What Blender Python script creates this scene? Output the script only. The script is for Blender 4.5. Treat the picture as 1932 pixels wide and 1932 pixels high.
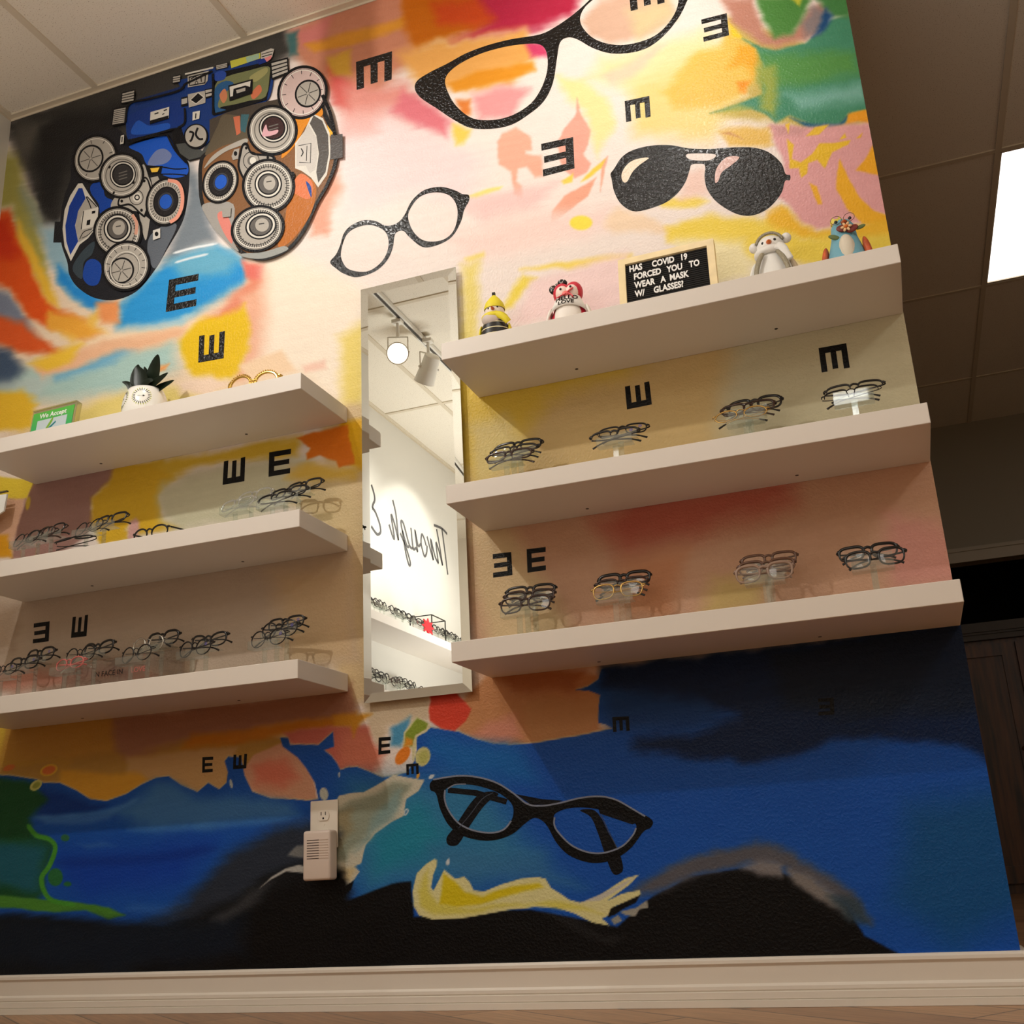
import bpy, bmesh, math, random
import numpy as np
from mathutils import Vector, Matrix, Euler
from mathutils.geometry import tessellate_polygon

for _o in list(bpy.data.objects):
    bpy.data.objects.remove(_o, do_unlink=True)
SC = bpy.context.scene
COL = SC.collection
R = math.radians
PI = math.pi

# ------------------------------------------------------------------ camera
cam_data = bpy.data.cameras.new('camera')
cam_data.sensor_fit = 'HORIZONTAL'
cam_data.sensor_width = 36.0
cam_data.lens = 38.046
cam_data.clip_start = 0.02
cam = bpy.data.objects.new('camera', cam_data)
COL.objects.link(cam)
cam.location = (0.95156, -2.52834, 0.30473)
cam.rotation_mode = 'XYZ'
cam.rotation_euler = (1.888537, 0.050751, 0.349507)
SC.camera = cam

# ------------------------------------------------------------------ world, exposure, room light
world = bpy.data.worlds.new('world')
SC.world = world
world.use_nodes = True
world.node_tree.nodes['Background'].inputs[0].default_value = (1.0, 0.86, 0.70, 1)
world.node_tree.nodes['Background'].inputs[1].default_value = 0.02
SC.view_settings.view_transform = 'Standard'
SC.view_settings.look = 'None'
SC.view_settings.exposure = 0.0
SC.view_settings.gamma = 1.0
SC.view_settings.use_curve_mapping = False
SC.cycles.max_bounces = 8
SC.cycles.transparent_max_bounces = 24
SC.cycles.caustics_reflective = False
SC.cycles.caustics_refractive = False
SC.cycles.sample_clamp_indirect = 4.0

def room_fill(loc, sx, sy, energy, color):
    """added area fill lights, out of view, standing in for room lighting"""
    l = bpy.data.lights.new('room_fill_light', 'AREA')
    l.shape = 'RECTANGLE'; l.size = sx; l.size_y = sy
    l.energy = energy; l.color = color
    o = bpy.data.objects.new('room_fill_light', l); COL.objects.link(o)
    o.location = loc
    return o
FILL = 13.0  # base watts of the added, unseen fill lights overhead
room_fill((0.75, -4.3, 2.96), 0.6, 1.2, FILL, (1.0, 0.98, 0.95))
room_fill((3.0, -2.0, 2.96), 0.6, 1.2, FILL * 2.0, (1.0, 0.98, 0.95))
room_fill((-0.45, -5.2, 2.96), 0.6, 1.2, FILL, (1.0, 0.98, 0.95))
# added upward fill light behind the photographer brightens the ceiling; no source seen
up = room_fill((-0.1, -3.4, 0.95), 1.8, 0.5, 60.0, (1.0, 0.98, 0.95)); up.name = 'ceiling_fill_uplight'; up.rotation_euler = (PI, 0, 0)

# track lamps: (head position, aim point, watts, cone degrees, blend)
WARM = (1.0, 0.965, 0.915)
LAMPS = [
    ((-1.13, -1.93, 2.76), (-0.30, 0.0, 1.55), 79.0, 100, 0.9),
    ((-0.70, -0.80, 2.78), (-0.42, 0.0, 1.75), 17.0, 112, 0.9),
    ((0.62, -0.80, 2.78), (0.50, 0.0, 2.40), 22.0, 92, 0.9),
    ((-1.13, -2.26, 2.76), (-1.77, -2.75, 1.9), 48.0, 90, 0.8),
    ((-1.13, -3.30, 2.76), (-1.77, -3.45, 1.9), 56.0, 95, 0.8),
]

# ------------------------------------------------------------------ helpers
def lin(c):
    c = np.asarray(c, float) / 255.0
    return np.where(c <= 0.04045, c / 12.92, ((c + 0.055) / 1.055) ** 2.4)
def rgba(c):
    v = lin(c); return (float(v[0]), float(v[1]), float(v[2]), 1.0)

MATS = {}
def mat(name, color, rough=0.5, metal=0.0, spec=0.5, bump=0.0, bscale=200.0, emit=0.0, vary=0.0, vscale=30.0, coat=0.0):
    if name in MATS: return MATS[name]
    m = bpy.data.materials.new(name); m.use_nodes = True
    nt = m.node_tree; b = nt.nodes['Principled BSDF']
    b.inputs['Base Color'].default_value = rgba(color)
    b.inputs['Roughness'].default_value = rough
    b.inputs['Metallic'].default_value = metal
    b.inputs['Specular IOR Level'].default_value = spec
    if coat: b.inputs['Coat Weight'].default_value = coat
    if emit:
        b.inputs['Emission Color'].default_value = rgba(color)
        b.inputs['Emission Strength'].default_value = emit
    if bump or vary:
        tc = nt.nodes.new('ShaderNodeTexCoord')
    if vary:
        n = nt.nodes.new('ShaderNodeTexNoise'); n.inputs['Scale'].default_value = vscale; n.inputs['Detail'].default_value = 4
        nt.links.new(tc.outputs['Object'], n.inputs['Vector'])
        mr = nt.nodes.new('ShaderNodeMapRange'); mr.inputs[1].default_value = 0.3; mr.inputs[2].default_value = 0.7
        mr.inputs[3].default_value = 1 - vary; mr.inputs[4].default_value = 1 + vary
        nt.links.new(n.outputs['Fac'], mr.inputs[0])
        mx = nt.nodes.new('ShaderNodeVectorMath'); mx.operation = 'SCALE'
        mx.inputs[0].default_value = rgba(color)[:3]
        nt.links.new(mr.outputs[0], mx.inputs['Scale'])
        nt.links.new(mx.outputs[0], b.inputs['Base Color'])
    if bump:
        n2 = nt.nodes.new('ShaderNodeTexNoise'); n2.inputs['Scale'].default_value = bscale; n2.inputs['Detail'].default_value = 3
        nt.links.new(tc.outputs['Object'], n2.inputs['Vector'])
        bp = nt.nodes.new('ShaderNodeBump'); bp.inputs['Strength'].default_value = bump; bp.inputs['Distance'].default_value = 0.003
        nt.links.new(n2.outputs['Fac'], bp.inputs['Height'])
        nt.links.new(bp.outputs[0], b.inputs['Normal'])
    MATS[name] = m
    return m

def clear_mat(name, tint=(245, 248, 246), gloss=0.10, haze=0.05, rough=0.03):
    """thin clear plastic or lens: mostly see-through, a little haze, mirror glints"""
    if name in MATS: return MATS[name]
    m = bpy.data.materials.new(name); m.use_nodes = True
    nt = m.node_tree; nt.nodes.clear()
    out = nt.nodes.new('ShaderNodeOutputMaterial')
    tr = nt.nodes.new('ShaderNodeBsdfTransparent'); tr.inputs[0].default_value = rgba(tint)
    gl = nt.nodes.new('ShaderNodeBsdfGlossy'); gl.inputs['Roughness'].default_value = rough
    df = nt.nodes.new('ShaderNodeBsdfDiffuse'); df.inputs[0].default_value = (0.85, 0.85, 0.83, 1)
    fr = nt.nodes.new('ShaderNodeLayerWeight'); fr.inputs['Blend'].default_value = 0.35
    ma = nt.nodes.new('ShaderNodeMath'); ma.operation = 'MULTIPLY_ADD'
    ma.inputs[1].default_value = 0.30; ma.inputs[2].default_value = gloss
    nt.links.new(fr.outputs['Fresnel'], ma.inputs[0])
    m1 = nt.nodes.new('ShaderNodeMixShader'); m1.inputs[0].default_value = haze
    nt.links.new(tr.outputs[0], m1.inputs[1]); nt.links.new(df.outputs[0], m1.inputs[2])
    m2 = nt.nodes.new('ShaderNodeMixShader')
    nt.links.new(ma.outputs[0], m2.inputs[0]); nt.links.new(m1.outputs[0], m2.inputs[1]); nt.links.new(gl.outputs[0], m2.inputs[2])
    nt.links.new(m2.outputs[0], out.inputs[0])
    MATS[name] = m
    return m

def obj(name, bm, m, parent=None, smooth=False, loc=None, rot=None):
    me = bpy.data.meshes.new(name)
    if isinstance(bm, bmesh.types.BMesh):
        bmesh.ops.recalc_face_normals(bm, faces=bm.faces)
        bm.to_mesh(me); bm.free()
    else:
        me = bm
    if m is not None:
        me.materials.clear(); me.materials.append(m)
    if smooth:
        for p in me.polygons: p.use_smooth = True
        if smooth == 'auto':
            try: me.set_sharp_from_angle(angle=R(38))
            except Exception: pass
    o = bpy.data.objects.new(name, me); COL.objects.link(o)
    if parent is not None: o.parent = parent
    if loc is not None: o.location = loc
    if rot is not None: o.rotation_euler = rot
    return o

def tag(o, label, cat, group=None):
    o['label'] = label; o['category'] = cat
    if group: o['group'] = group
    return o
def thing(name, label, cat, loc=(0, 0, 0), rot=(0, 0, 0), group=None):
    o = bpy.data.objects.new(name, None); COL.objects.link(o)
    o.empty_display_size = 0.05
    o.location = loc; o.rotation_euler = rot
    return tag(o, label, cat, group)
def struct(o):
    o['kind'] = 'structure'; return o

def box(bm, x0, x1, y0, y1, z0, z1, M=None):
    vs = [Vector((x, y, z)) for z in (z0, z1) for y in (y0, y1) for x in (x0, x1)]
    if M is not None: vs = [M @ v for v in vs]
    v = [bm.verts.new(p) for p in vs]
    fs = [(0, 2, 3, 1), (4, 5, 7, 6), (0, 1, 5, 4), (2, 6, 7, 3), (0, 4, 6, 2), (1, 3, 7, 5)]
    return [bm.faces.new([v[i] for i in f]) for f in fs]
def bevbox(x0, x1, y0, y1, z0, z1, w=0.002, seg=2, M=None):
    bm = bmesh.new(); box(bm, x0, x1, y0, y1, z0, z1, M)
    bmesh.ops.bevel(bm, geom=list(bm.edges), offset=w, segments=seg, affect='EDGES', profile=0.5)
    return bm
def cyl(bm, p0, p1, r0, r1=None, n=20, caps=True):
    r1 = r0 if r1 is None else r1
    p0 = Vector(p0); p1 = Vector(p1); t = (p1 - p0).normalized()
    a = t.orthogonal().normalized(); b = t.cross(a)
    ring = []
    for p, r in ((p0, r0), (p1, r1)):
        ring.append([bm.verts.new(p + (a * math.cos(2 * PI * k / n) + b * math.sin(2 * PI * k / n)) * r) for k in range(n)])
    for k in range(n):
        bm.faces.new([ring[0][k], ring[0][(k + 1) % n], ring[1][(k + 1) % n], ring[1][k]])
    if caps:
        bm.faces.new(ring[0][::-1]); bm.faces.new(ring[1])
def ball(bm, c, rx, ry=None, rz=None, rot=None, u=20, v=12):
    ry = rx if ry is None else ry; rz = rx if rz is None else rz
    M = Matrix.Translation(Vector(c))
    if rot: M = M @ Euler(rot).to_matrix().to_4x4()
    M = M @ Matrix.Diagonal((rx, ry, rz, 1))
    bmesh.ops.create_uvsphere(bm, u_segments=u, v_segments=v, radius=1.0, matrix=M)
def lathe(bm, prof, n=28, c=(0, 0, 0), sx=1.0, sy=1.0):
    rings = []
    for r, z in prof:
        if r < 1e-6:
            rings.append([bm.verts.new((c[0], c[1], c[2] + z))])
        else:
            rings.append([bm.verts.new((c[0] + sx * r * math.cos(2 * PI * k / n), c[1] + sy * r * math.sin(2 * PI * k / n), c[2] + z)) for k in range(n)])
    for i in range(len(rings) - 1):
        A, B = rings[i], rings[i + 1]
        for k in range(n):
            k2 = (k + 1) % n
            if len(A) == 1 and len(B) == 1: continue
            if len(A) == 1: bm.faces.new([A[0], B[k2], B[k]])
            elif len(B) == 1: bm.faces.new([A[k], A[k2], B[0]])
            else: bm.faces.new([A[k], A[k2], B[k2], B[k]])
def sweep(bm, pts, ha, hb, axis_b, closed=False, n=6):
    """sweep an ellipse of half sizes ha (across) and hb (along axis_b)"""
    P = [Vector(p) for p in pts]; L = len(P); axis_b = Vector(axis_b).normalized()
    HA = ha if hasattr(ha, '__len__') else [ha] * L
    HB = hb if hasattr(hb, '__len__') else [hb] * L
    rings = []
    for i in range(L):
        if closed: t = P[(i + 1) % L] - P[i - 1]
        else: t = P[min(i + 1, L - 1)] - P[max(i - 1, 0)]
        t.normalize()
        a = t.cross(axis_b)
        a = a.normalized() if a.length > 1e-6 else t.orthogonal().normalized()
        b = a.cross(t).normalized()
        rings.append([bm.verts.new(P[i] + a * HA[i] * math.cos(2 * PI * (k + .5) / n) * 1.15 + b * HB[i] * math.sin(2 * PI * (k + .5) / n) * 1.15) for k in range(n)])
    rng = range(L) if closed else range(L - 1)
    for i in rng:
        A, B = rings[i], rings[(i + 1) % L]
        for k in range(n):
            bm.faces.new([A[k], A[(k + 1) % n], B[(k + 1) % n], B[k]])
    if not closed:
        bm.faces.new(rings[0][::-1]); bm.faces.new(rings[-1])
def smooth_curve(pts, n=6, closed=False):
    P = [np.array(p, float) for p in pts]; L = len(P); out = []
    rng = range(L) if closed else range(L - 1)
    for i in rng:
        p0 = P[(i - 1) % L] if (closed or i > 0) else P[i]
        p1 = P[i]; p2 = P[(i + 1) % L]
        p3 = P[(i + 2) % L] if (closed or i + 2 < L) else p2
        for k in range(n):
            t = k / n
            out.append(0.5 * ((2 * p1) + (-p0 + p2) * t + (2 * p0 - 5 * p1 + 4 * p2 - p3) * t * t + (-p0 + 3 * p1 - 3 * p2 + p3) * t ** 3))
    if not closed: out.append(P[-1])
    return out
def text_mesh(body, size, depth=0.0004, bold=0.0, align='CENTER'):
    cu = bpy.data.curves.new('lettering', 'FONT')
    cu.body = body; cu.size = size; cu.extrude = depth; cu.offset = bold
    cu.align_x = align; cu.align_y = 'CENTER'; cu.resolution_u = 3
    o = bpy.data.objects.new('lettering', cu); COL.objects.link(o)
    bpy.context.view_layer.update()
    dg = bpy.context.evaluated_depsgraph_get()
    me = bpy.data.meshes.new_from_object(o.evaluated_get(dg))
    bpy.data.objects.remove(o, do_unlink=True); bpy.data.curves.remove(cu)
    return me
UPRIGHT = (PI / 2, 0, 0)          # text lying in XY turned to face -Y

# ------------------------------------------------------------------ room dimensions (metres)
WX0, WX1 = -1.775, 1.10          # mural wall, left corner and free right end
CEIL = 2.996
SHELF_D, SHELF_T, SHELF_L = 0.255, 0.047, 1.10

# the mural is drawn on a sketch sheet; this matrix lays the sheet on the wall (x, z in metres)
HM = np.array([[0.00218376284, -9.82311674e-05, -1.89953401],
               [-1.94645227e-05, -0.00187327561, 3.58441908],
               [0.000276825153, 0.000224241305, 1.0]])
HI = np.linalg.inv(HM)
def wall_pt(u, v):
    q = HM @ np.array([u, v, 1.0]); return q[0] / q[2], q[1] / q[2]
def sk(z, pts):
    """sketch tiles: each detail sheet is 2.927 times enlarged"""
    ox, oy, s = TILES[z]
    return [(ox + x / s, oy + y / s) for x, y in pts]
S3 = 2.9273
TILES = {'p': (0, 0, 1), 1: (0, 0, S3), 2: (640, 0, S3), 3: (1272, 0, S3), 4: (0, 640, S3), 5: (640, 640, S3), 6: (1272, 640, S3),
         7: (0, 1272, S3), 8: (640, 1272, S3), 9: (1272, 1272, S3), 'a': (180, 80, 4.025), 'b': (80, 200, 5.0833)}

def vnoise(x, y, seed):
    """smooth value noise in [-1,1]"""
    rs = np.random.RandomState(seed); T = rs.rand(256, 256).astype(np.float32)
    xi = np.floor(x).astype(int); yi = np.floor(y).astype(int)
    fx = x - xi; fy = y - yi
    fx = fx * fx * (3 - 2 * fx); fy = fy * fy * (3 - 2 * fy)
    a = T[xi & 255, yi & 255]; b = T[(xi + 1) & 255, yi & 255]
    c = T[xi & 255, (yi + 1) & 255]; d = T[(xi + 1) & 255, (yi + 1) & 255]
    return ((a * (1 - fx) + b * fx) * (1 - fy) + (c * (1 - fx) + d * fx) * fy) * 2 - 1
def fbm(x, y, seed, o=4):
    s = 0; amp = 1; tot = 0
    for k in range(o):
        s = s + amp * vnoise(x * 2 ** k, y * 2 ** k, seed + k); tot += amp; amp *= 0.55
    return s / tot

class Sheet:
    def __init__(self, nx, nz):
        xs = np.linspace(WX0, WX1, nx); zs = np.linspace(0, CEIL, nz)
        X, Z = np.meshgrid(xs, zs); self.X = X.ravel(); self.Z = Z.ravel(); self.nx = nx; self.nz = nz
        q = HI @ np.vstack([self.X, self.Z, np.ones_like(self.X)])
        self.u = q[0] / q[2]; self.v = q[1] / q[2]
        self.wu = fbm(self.u / 55, self.v / 55, 11); self.wv = fbm(self.u / 55, self.v / 55, 23)
        self.st = fbm((self.u + 0.22 * self.v) / 60, (self.v + 0.2 * self.u) / 7, 37)
        self.C = np.empty((len(self.X), 3)); self.C[:] = (242, 228, 219)
    def poly(self, col, feather, pts, alpha=1.0, warp=None, streak=None):
        pts = np.array(pts, float)
        pts[:, 0] = np.where(pts[:, 0] < -4, pts[:, 0] - 170, pts[:, 0])      # carry the paint on to the corner
        warp = min(feather * 1.3, 12) if warp is None else warp
        streak = min(feather * 0.42, 4) if streak is None else streak
        if feather >= 5: feather = feather * 1.25
        pad = feather * 2.5 + warp + streak + 4
        lo = pts.min(0) - pad; hi = pts.max(0) + pad
        I = np.nonzero((self.u > lo[0]) & (self.u < hi[0]) & (self.v > lo[1]) & (self.v < hi[1]))[0]
        if not len(I): return
        px = self.u[I] + warp * self.wu[I]; py = self.v[I] + warp * self.wv[I]
        d2 = np.full(len(I), 1e18); ins = np.zeros(len(I), bool)
        n = len(pts)
        for i in range(n):
            a = pts[i]; b = pts[(i + 1) % n]; e = b - a; ee = e @ e + 1e-12
            wx = px - a[0]; wy = py - a[1]
            t = np.clip((wx * e[0] + wy * e[1]) / ee, 0, 1)
            dx = wx - t * e[0]; dy = wy - t * e[1]
            d2 = np.minimum(d2, dx * dx + dy * dy)
            c = ((a[1] <= py) & (b[1] > py)) | ((b[1] <= py) & (a[1] > py))
            with np.errstate(divide='ignore', invalid='ignore'):
                xi = a[0] + (py - a[1]) * e[0] / (e[1] if abs(e[1]) > 1e-12 else 1e-12)
            ins ^= c & (px < xi)
        d = np.sqrt(d2); d = np.where(ins, -d, d) + streak * self.st[I]
        w = np.clip(0.5 - d / (2 * max(feather, 0.8)), 0, 1)
        w = (w * w * (3 - 2 * w) * alpha)[:, None]
        self.C[I] = self.C[I] * (1 - w) + np.array(col, float) * w
    def paint(self, z, col, feather, pts, alpha=1.0, **k):
        self.poly(col, feather, sk(z, pts), alpha, **k)
    def ell(self, z, col, feather, cx, cy, rx, ry, rot=0, alpha=1.0):
        c, s = math.cos(R(rot)), math.sin(R(rot))
        pts = [(cx + rx * math.cos(t) * c - ry * math.sin(t) * s, cy + rx * math.cos(t) * s + ry * math.sin(t) * c) for t in np.linspace(0, 2 * PI, 18)[:-1]]
        self.poly(col, feather, sk(z, pts), alpha, warp=1, streak=0)
    def line(self, z, col, feather, pts, w, alpha=1.0):
        P = np.array(smooth_curve(sk(z, pts), 4)); ox, oy, s = TILES[z]; w = w / s
        T = np.gradient(P, axis=0); T /= np.linalg.norm(T, axis=1)[:, None] + 1e-9
        N = np.stack([-T[:, 1], T[:, 0]], 1)
        ww = np.full(len(P), w); ww[0] *= .3; ww[-1] *= .3
        self.poly(col, feather, np.vstack([P + N * ww[:, None], (P - N * ww[:, None])[::-1]]), alpha, warp=0.8, streak=0)

def paint_mural(S):
    P = S.paint
    # --- upper left: charcoal, flame, blues
    P(1, (238, 214, 186), 30, [(0, 1500), (1500, 1400), (1932, 1932), (1932, 2300), (0, 2600)])
    P(1, (62, 60, 57), 14, [(0, 560), (40, 640), (1560, 100), (1640, 300), (1300, 520), (900, 800), (500, 900), (330, 1250), (240, 1230), (140, 1000), (60, 800), (0, 700)])
    P(1, (34, 34, 35), 15, [(200, 650), (700, 560), (650, 720), (400, 850), (300, 1200), (230, 1150), (190, 900)])
    P(1, (98, 94, 86), 12, [(90, 690), (200, 660), (260, 650), (200, 740), (120, 900), (60, 760)], 0.8)
    P(1, (166, 160, 82), 12, [(-20, 780), (90, 850), (140, 1050), (220, 1230), (260, 1400), (240, 1600), (150, 1450), (60, 1150), (-40, 1100)])
    P(1, (140, 152, 135), 10, [(110, 1000), (240, 1200), (260, 1330), (190, 1250), (110, 1100)], 0.8)
    P(1, (150, 185, 200), 10, [(235, 1250), (340, 1230), (400, 1480), (480, 1600), (640, 1660), (760, 1600), (640, 1720), (540, 1700), (380, 1650), (260, 1420)])
    P(1, (38, 140, 215), 8, [(325, 1450), (420, 1580), (600, 1680), (520, 1710), (400, 1660), (310, 1560)])
    P(1, (125, 135, 155), 10, [(-30, 1480), (60, 1600), (150, 1760), (250, 1920), (100, 1880), (-30, 1720)])
    P(1, (226, 86, 26), 8, [(-30, 1120), (50, 1160), (130, 1330), (180, 1480), (230, 1620), (330, 1700), (480, 1770), (570, 1850), (460, 1880), (300, 1810), (150, 1740), (60, 1580), (-30, 1480)])
    P(1, (208, 55, 20), 9, [(-20, 1180), (50, 1210), (110, 1400), (60, 1430), (-20, 1330)])
    P(1, (237, 190, 62), 7, [(110, 1220), (200, 1400), (260, 1560), (330, 1690), (250, 1665), (180, 1510), (110, 1350)])
    P(1, (222, 92, 38), 10, [(-20, 1720), (120, 1770), (230, 1860), (360, 1940), (180, 1950), (-20, 1860)])
    P(1, (240, 190, 70), 8, [(270, 1700), (480, 1760), (560, 1700), (540, 1800), (600, 1850), (400, 1890), (270, 1800)], 0.8)
    P(1, (122, 132, 140), 14, [(1040, 880), (1120, 950), (1140, 1150), (1200, 1320), (1000, 1400), (900, 1460), (990, 1200)])
    P(1, (44, 150, 216), 12, [(740, 1600), (900, 1450), (1000, 1400), (1200, 1350), (1330, 1430), (1390, 1500), (1340, 1570), (1200, 1640), (1080, 1740), (900, 1810), (640, 1830), (640, 1700)])
    P(1, (120, 180, 200), 12, [(930, 1420), (1180, 1350), (1330, 1440), (1250, 1520), (1000, 1520)], 0.8)
    S.line(1, (240, 244, 246), 1.5, [(955, 1398), (1060, 1370), (1200, 1345)], 6)
    S.line(1, (225, 236, 242), 1.5, [(965, 1450), (1050, 1425), (1150, 1402)], 6)
    P(1, (150, 205, 226), 9, [(640, 1830), (900, 1790), (1080, 1720), (1000, 1790), (700, 1840)])
    P(1, (190, 215, 222), 8, [(700, 1800), (900, 1760), (1050, 1740), (900, 1800)], 0.7)
    P(1, (247, 218, 182), 14, [(560, 1860), (700, 1820), (1000, 1790), (1100, 1740), (1180, 1800), (1000, 1932), (400, 1945), (480, 1870)])
    P(1, (229, 142, 112), 9, [(1350, 1450), (1480, 1440), (1495, 1660), (1350, 1700), (1200, 1780), (1100, 1810), (1250, 1650), (1380, 1560)])
    P(1, (228, 118, 105), 7, [(1340, 1440), (1470, 1450), (1450, 1540), (1360, 1530)])
    P(1, (236, 152, 92), 7, [(535, 1680), (640, 1650), (650, 1780), (560, 1790)])
    P('p', (238, 180, 150), 11, [(452, 560), (510, 540), (520, 600), (530, 660), (500, 700), (440, 725), (470, 640)])
    P('p', (233, 193, 32), 8, [(338, 640), (375, 605), (460, 575), (472, 620), (468, 660), (455, 690), (425, 725), (380, 722), (352, 690)])
    P('p', (250, 235, 215), 20, [(505, 470), (640, 520), (690, 550), (690, 820), (570, 705), (480, 715), (505, 600)])
    P('p', (245, 205, 185), 5, [(570, 690), (612, 680), (617, 695), (575, 702)])
    P('p', (246, 215, 180), 6, [(450, 690), (530, 660), (560, 700), (470, 720)])
    P('p', (238, 215, 115), 14, [(640, 640), (690, 600), (690, 800), (650, 790)])
    P('p', (172, 204, 198), 18, [(-20, 720), (120, 690), (330, 640), (335, 690), (220, 745), (-20, 780)])
    P('p', (66, 86, 112), 12, [(-20, 655), (25, 665), (45, 700), (20, 735), (-20, 740)])
    P('p', (190, 205, 200), 10, [(-20, 735), (40, 715), (110, 715), (60, 760), (-20, 765)], 0.8)
    P('p', (118, 178, 208), 8, [(100, 705), (215, 665), (260, 655), (210, 690), (110, 720)])
    P('p', (239, 188, 150), 8, [(60, 692), (200, 645), (350, 615), (340, 640), (200, 672), (80, 718)])
    P('p', (242, 197, 62), 8, [(55, 690), (110, 655), (155, 650), (130, 682), (90, 702)])
    P('p', (236, 214, 128), 14, [(90, 785), (240, 742), (330, 722), (440, 718), (340, 775), (140, 820)])
    P('p', (235, 190, 52), 8, [(-20, 742), (40, 738), (75, 762), (62, 805), (-20, 850)])
    P('p', (243, 216, 192), 8, [(335, 715), (400, 705), (450, 725), (400, 745), (340, 740)])
    P('p', (232, 160, 95), 4, [(300, 690), (320, 684), (312, 696), (300, 700)])
    # --- top centre
    P('p', (206, 137, 108), 12, [(545, 60), (600, 10), (790, -40), (790, 100), (700, 180), (620, 170), (555, 110)])
    P('p', (214, 128, 120), 8, [(555, 60), (625, 30), (610, 78), (570, 90)])
    P('p', (223, 152, 52), 6, [(575, 85), (640, 65), (720, 45), (775, 28), (760, 52), (660, 85), (595, 98)])
    P('p', (216, 166, 62), 6, [(618, 112), (662, 95), (662, 140), (624, 146)])
    P('p', (70, 112, 112), 5, [(540, 66), (562, 58), (560, 105), (546, 108)])
    P('p', (217, 92, 86), 10, [(622, 130), (660, 160), (705, 190), (665, 230), (632, 200)])
    P('p', (230, 152, 140), 16, [(645, 165), (770, 150), (800, 225), (740, 265), (650, 250)])
    P('p', (200, 106, 16), 10, [(765, -40), (985, -40), (960, 50), (860, 70), (785, 92), (758, 60)])
    P('p', (205, 75, 30), 12, [(820, 10), (960, -10), (1000, 30), (900, 50), (830, 50)])
    P('p', (187, 42, 72), 12, [(900, -10), (960, -30), (1110, -30), (1080, 30), (1000, 65), (900, 72), (850, 78), (930, 40)])
    P('p', (236, 172, 92), 12, [(745, 95), (860, 75), (990, 60), (1005, 110), (960, 160), (860, 172), (790, 155)])
    P('p', (231, 152, 42), 6, [(850, 160), (900, 135), (1000, 118), (1010, 132), (930, 160), (860, 175)])
    P('p', (237, 160, 160), 10, [(895, 180), (960, 160), (1000, 165), (965, 225), (900, 228)])
    P('p', (216, 72, 112), 7, [(985, 85), (1025, 80), (1035, 110), (1000, 110)])
    P('p', (226, 132, 62), 6, [(862, 188), (888, 186), (888, 214), (872, 218)])
    P('p', (242, 218, 216), 24, [(640, 235), (740, 205), (820, 250), (910, 300), (890, 370), (760, 370), (650, 400)])
    P('p', (225, 122, 132), 11, [(760, 165), (800, 190), (850, 225), (840, 258), (790, 240), (740, 210)])
    P('p', (236, 206, 92), 7, [(855, 232), (890, 242), (880, 272), (860, 272)])
    P('p', (231, 166, 140), 10, [(595, 300), (640, 290), (648, 350), (612, 440), (580, 440)])
    P('p', (236, 180, 172), 14, [(640, 220), (700, 215), (720, 250), (650, 270)], 0.7)
    P(2, (242, 228, 162), 10, [(1190, 430), (1350, 460), (1480, 560), (1520, 700), (1440, 850), (1400, 760), (1340, 640), (1260, 560)])
    P(2, (241, 177, 152), 4, [(870, 800), (900, 740), (980, 700), (1060, 760), (1065, 830), (1030, 835), (1030, 850), (1120, 860), (1120, 970), (1080, 980), (1040, 920), (990, 930), (980, 1000), (1010, 1030), (1010, 1090), (970, 1080), (950, 940), (880, 910)])
    P(2, (238, 165, 145), 3, [(1310, 545), (1330, 640), (1390, 720), (1380, 800), (1350, 850), (1390, 900), (1370, 950), (1300, 980), (1230, 930), (1200, 800), (1240, 720), (1300, 640)], 0.92)
    P(2, (240, 170, 142), 3, [(1420, 980), (1370, 1080), (1280, 1150), (1160, 1250), (1180, 1160), (1240, 1080), (1340, 1020)])
    P(2, (236, 175, 150), 2.5, [(1440, 1060), (1450, 900), (1490, 860), (1470, 950)])
    P(2, (240, 206, 82), 3, [(1330, 1000), (1400, 930), (1475, 880), (1450, 930), (1380, 980)])
    P(2, (240, 212, 92), 3, [(1225, 1000), (1290, 955), (1285, 1000), (1240, 1015)])
    P(2, (241, 226, 122), 4, [(720, 1080), (820, 1040), (900, 1025), (880, 1050), (760, 1088)])
    P(2, (239, 197, 192), 14, [(700, 1110), (1000, 1040), (1200, 1000), (1100, 1150), (800, 1220)], 0.8)
    P(2, (246, 217, 207), 20, [(600, 1300), (1000, 1180), (1500, 1150), (1450, 1280), (1000, 1380), (700, 1450)])
    S.ell(2, (246, 226, 82), 3, 1335, 1230, 62, 40)
    P(2, (245, 216, 92), 6, [(1000, 1485), (1300, 1440), (1610, 1408), (1600, 1442), (1300, 1484)])
    P(2, (245, 222, 120), 5, [(690, 1425), (800, 1398), (795, 1420), (720, 1440)])
    P(2, (241, 216, 82), 6, [(1085, 1530), (1010, 1600), (960, 1700), (900, 1725), (960, 1580), (1020, 1510)])
    P(2, (236, 216, 122), 12, [(670, 1460), (760, 1440), (770, 1900), (670, 1900)])
    P('p', (246, 216, 212), 13, [(1000, 530), (1180, 480), (1190, 560), (1100, 605), (960, 612)])
    P(2, (216, 177, 152), 8, [(1330, 110), (1450, 0), (1800, -120), (1860, 60), (1700, 200), (1500, 240), (1380, 190)])
    P(2, (218, 198, 152), 14, [(1600, 60), (1850, -20), (1850, 80), (1650, 220)])
    P('p', (243, 226, 170), 20, [(1130, 110), (1330, 60), (1400, 90), (1370, 165), (1200, 180), (1110, 150)])
    P('p', (238, 214, 136), 20, [(1190, 165), (1330, 100), (1420, 180), (1340, 262), (1200, 262)])
    P(2, (226, 202, 182), 8, [(1440, 420), (1700, 280), (1800, 250), (1620, 420), (1500, 480)], 0.7)
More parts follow.
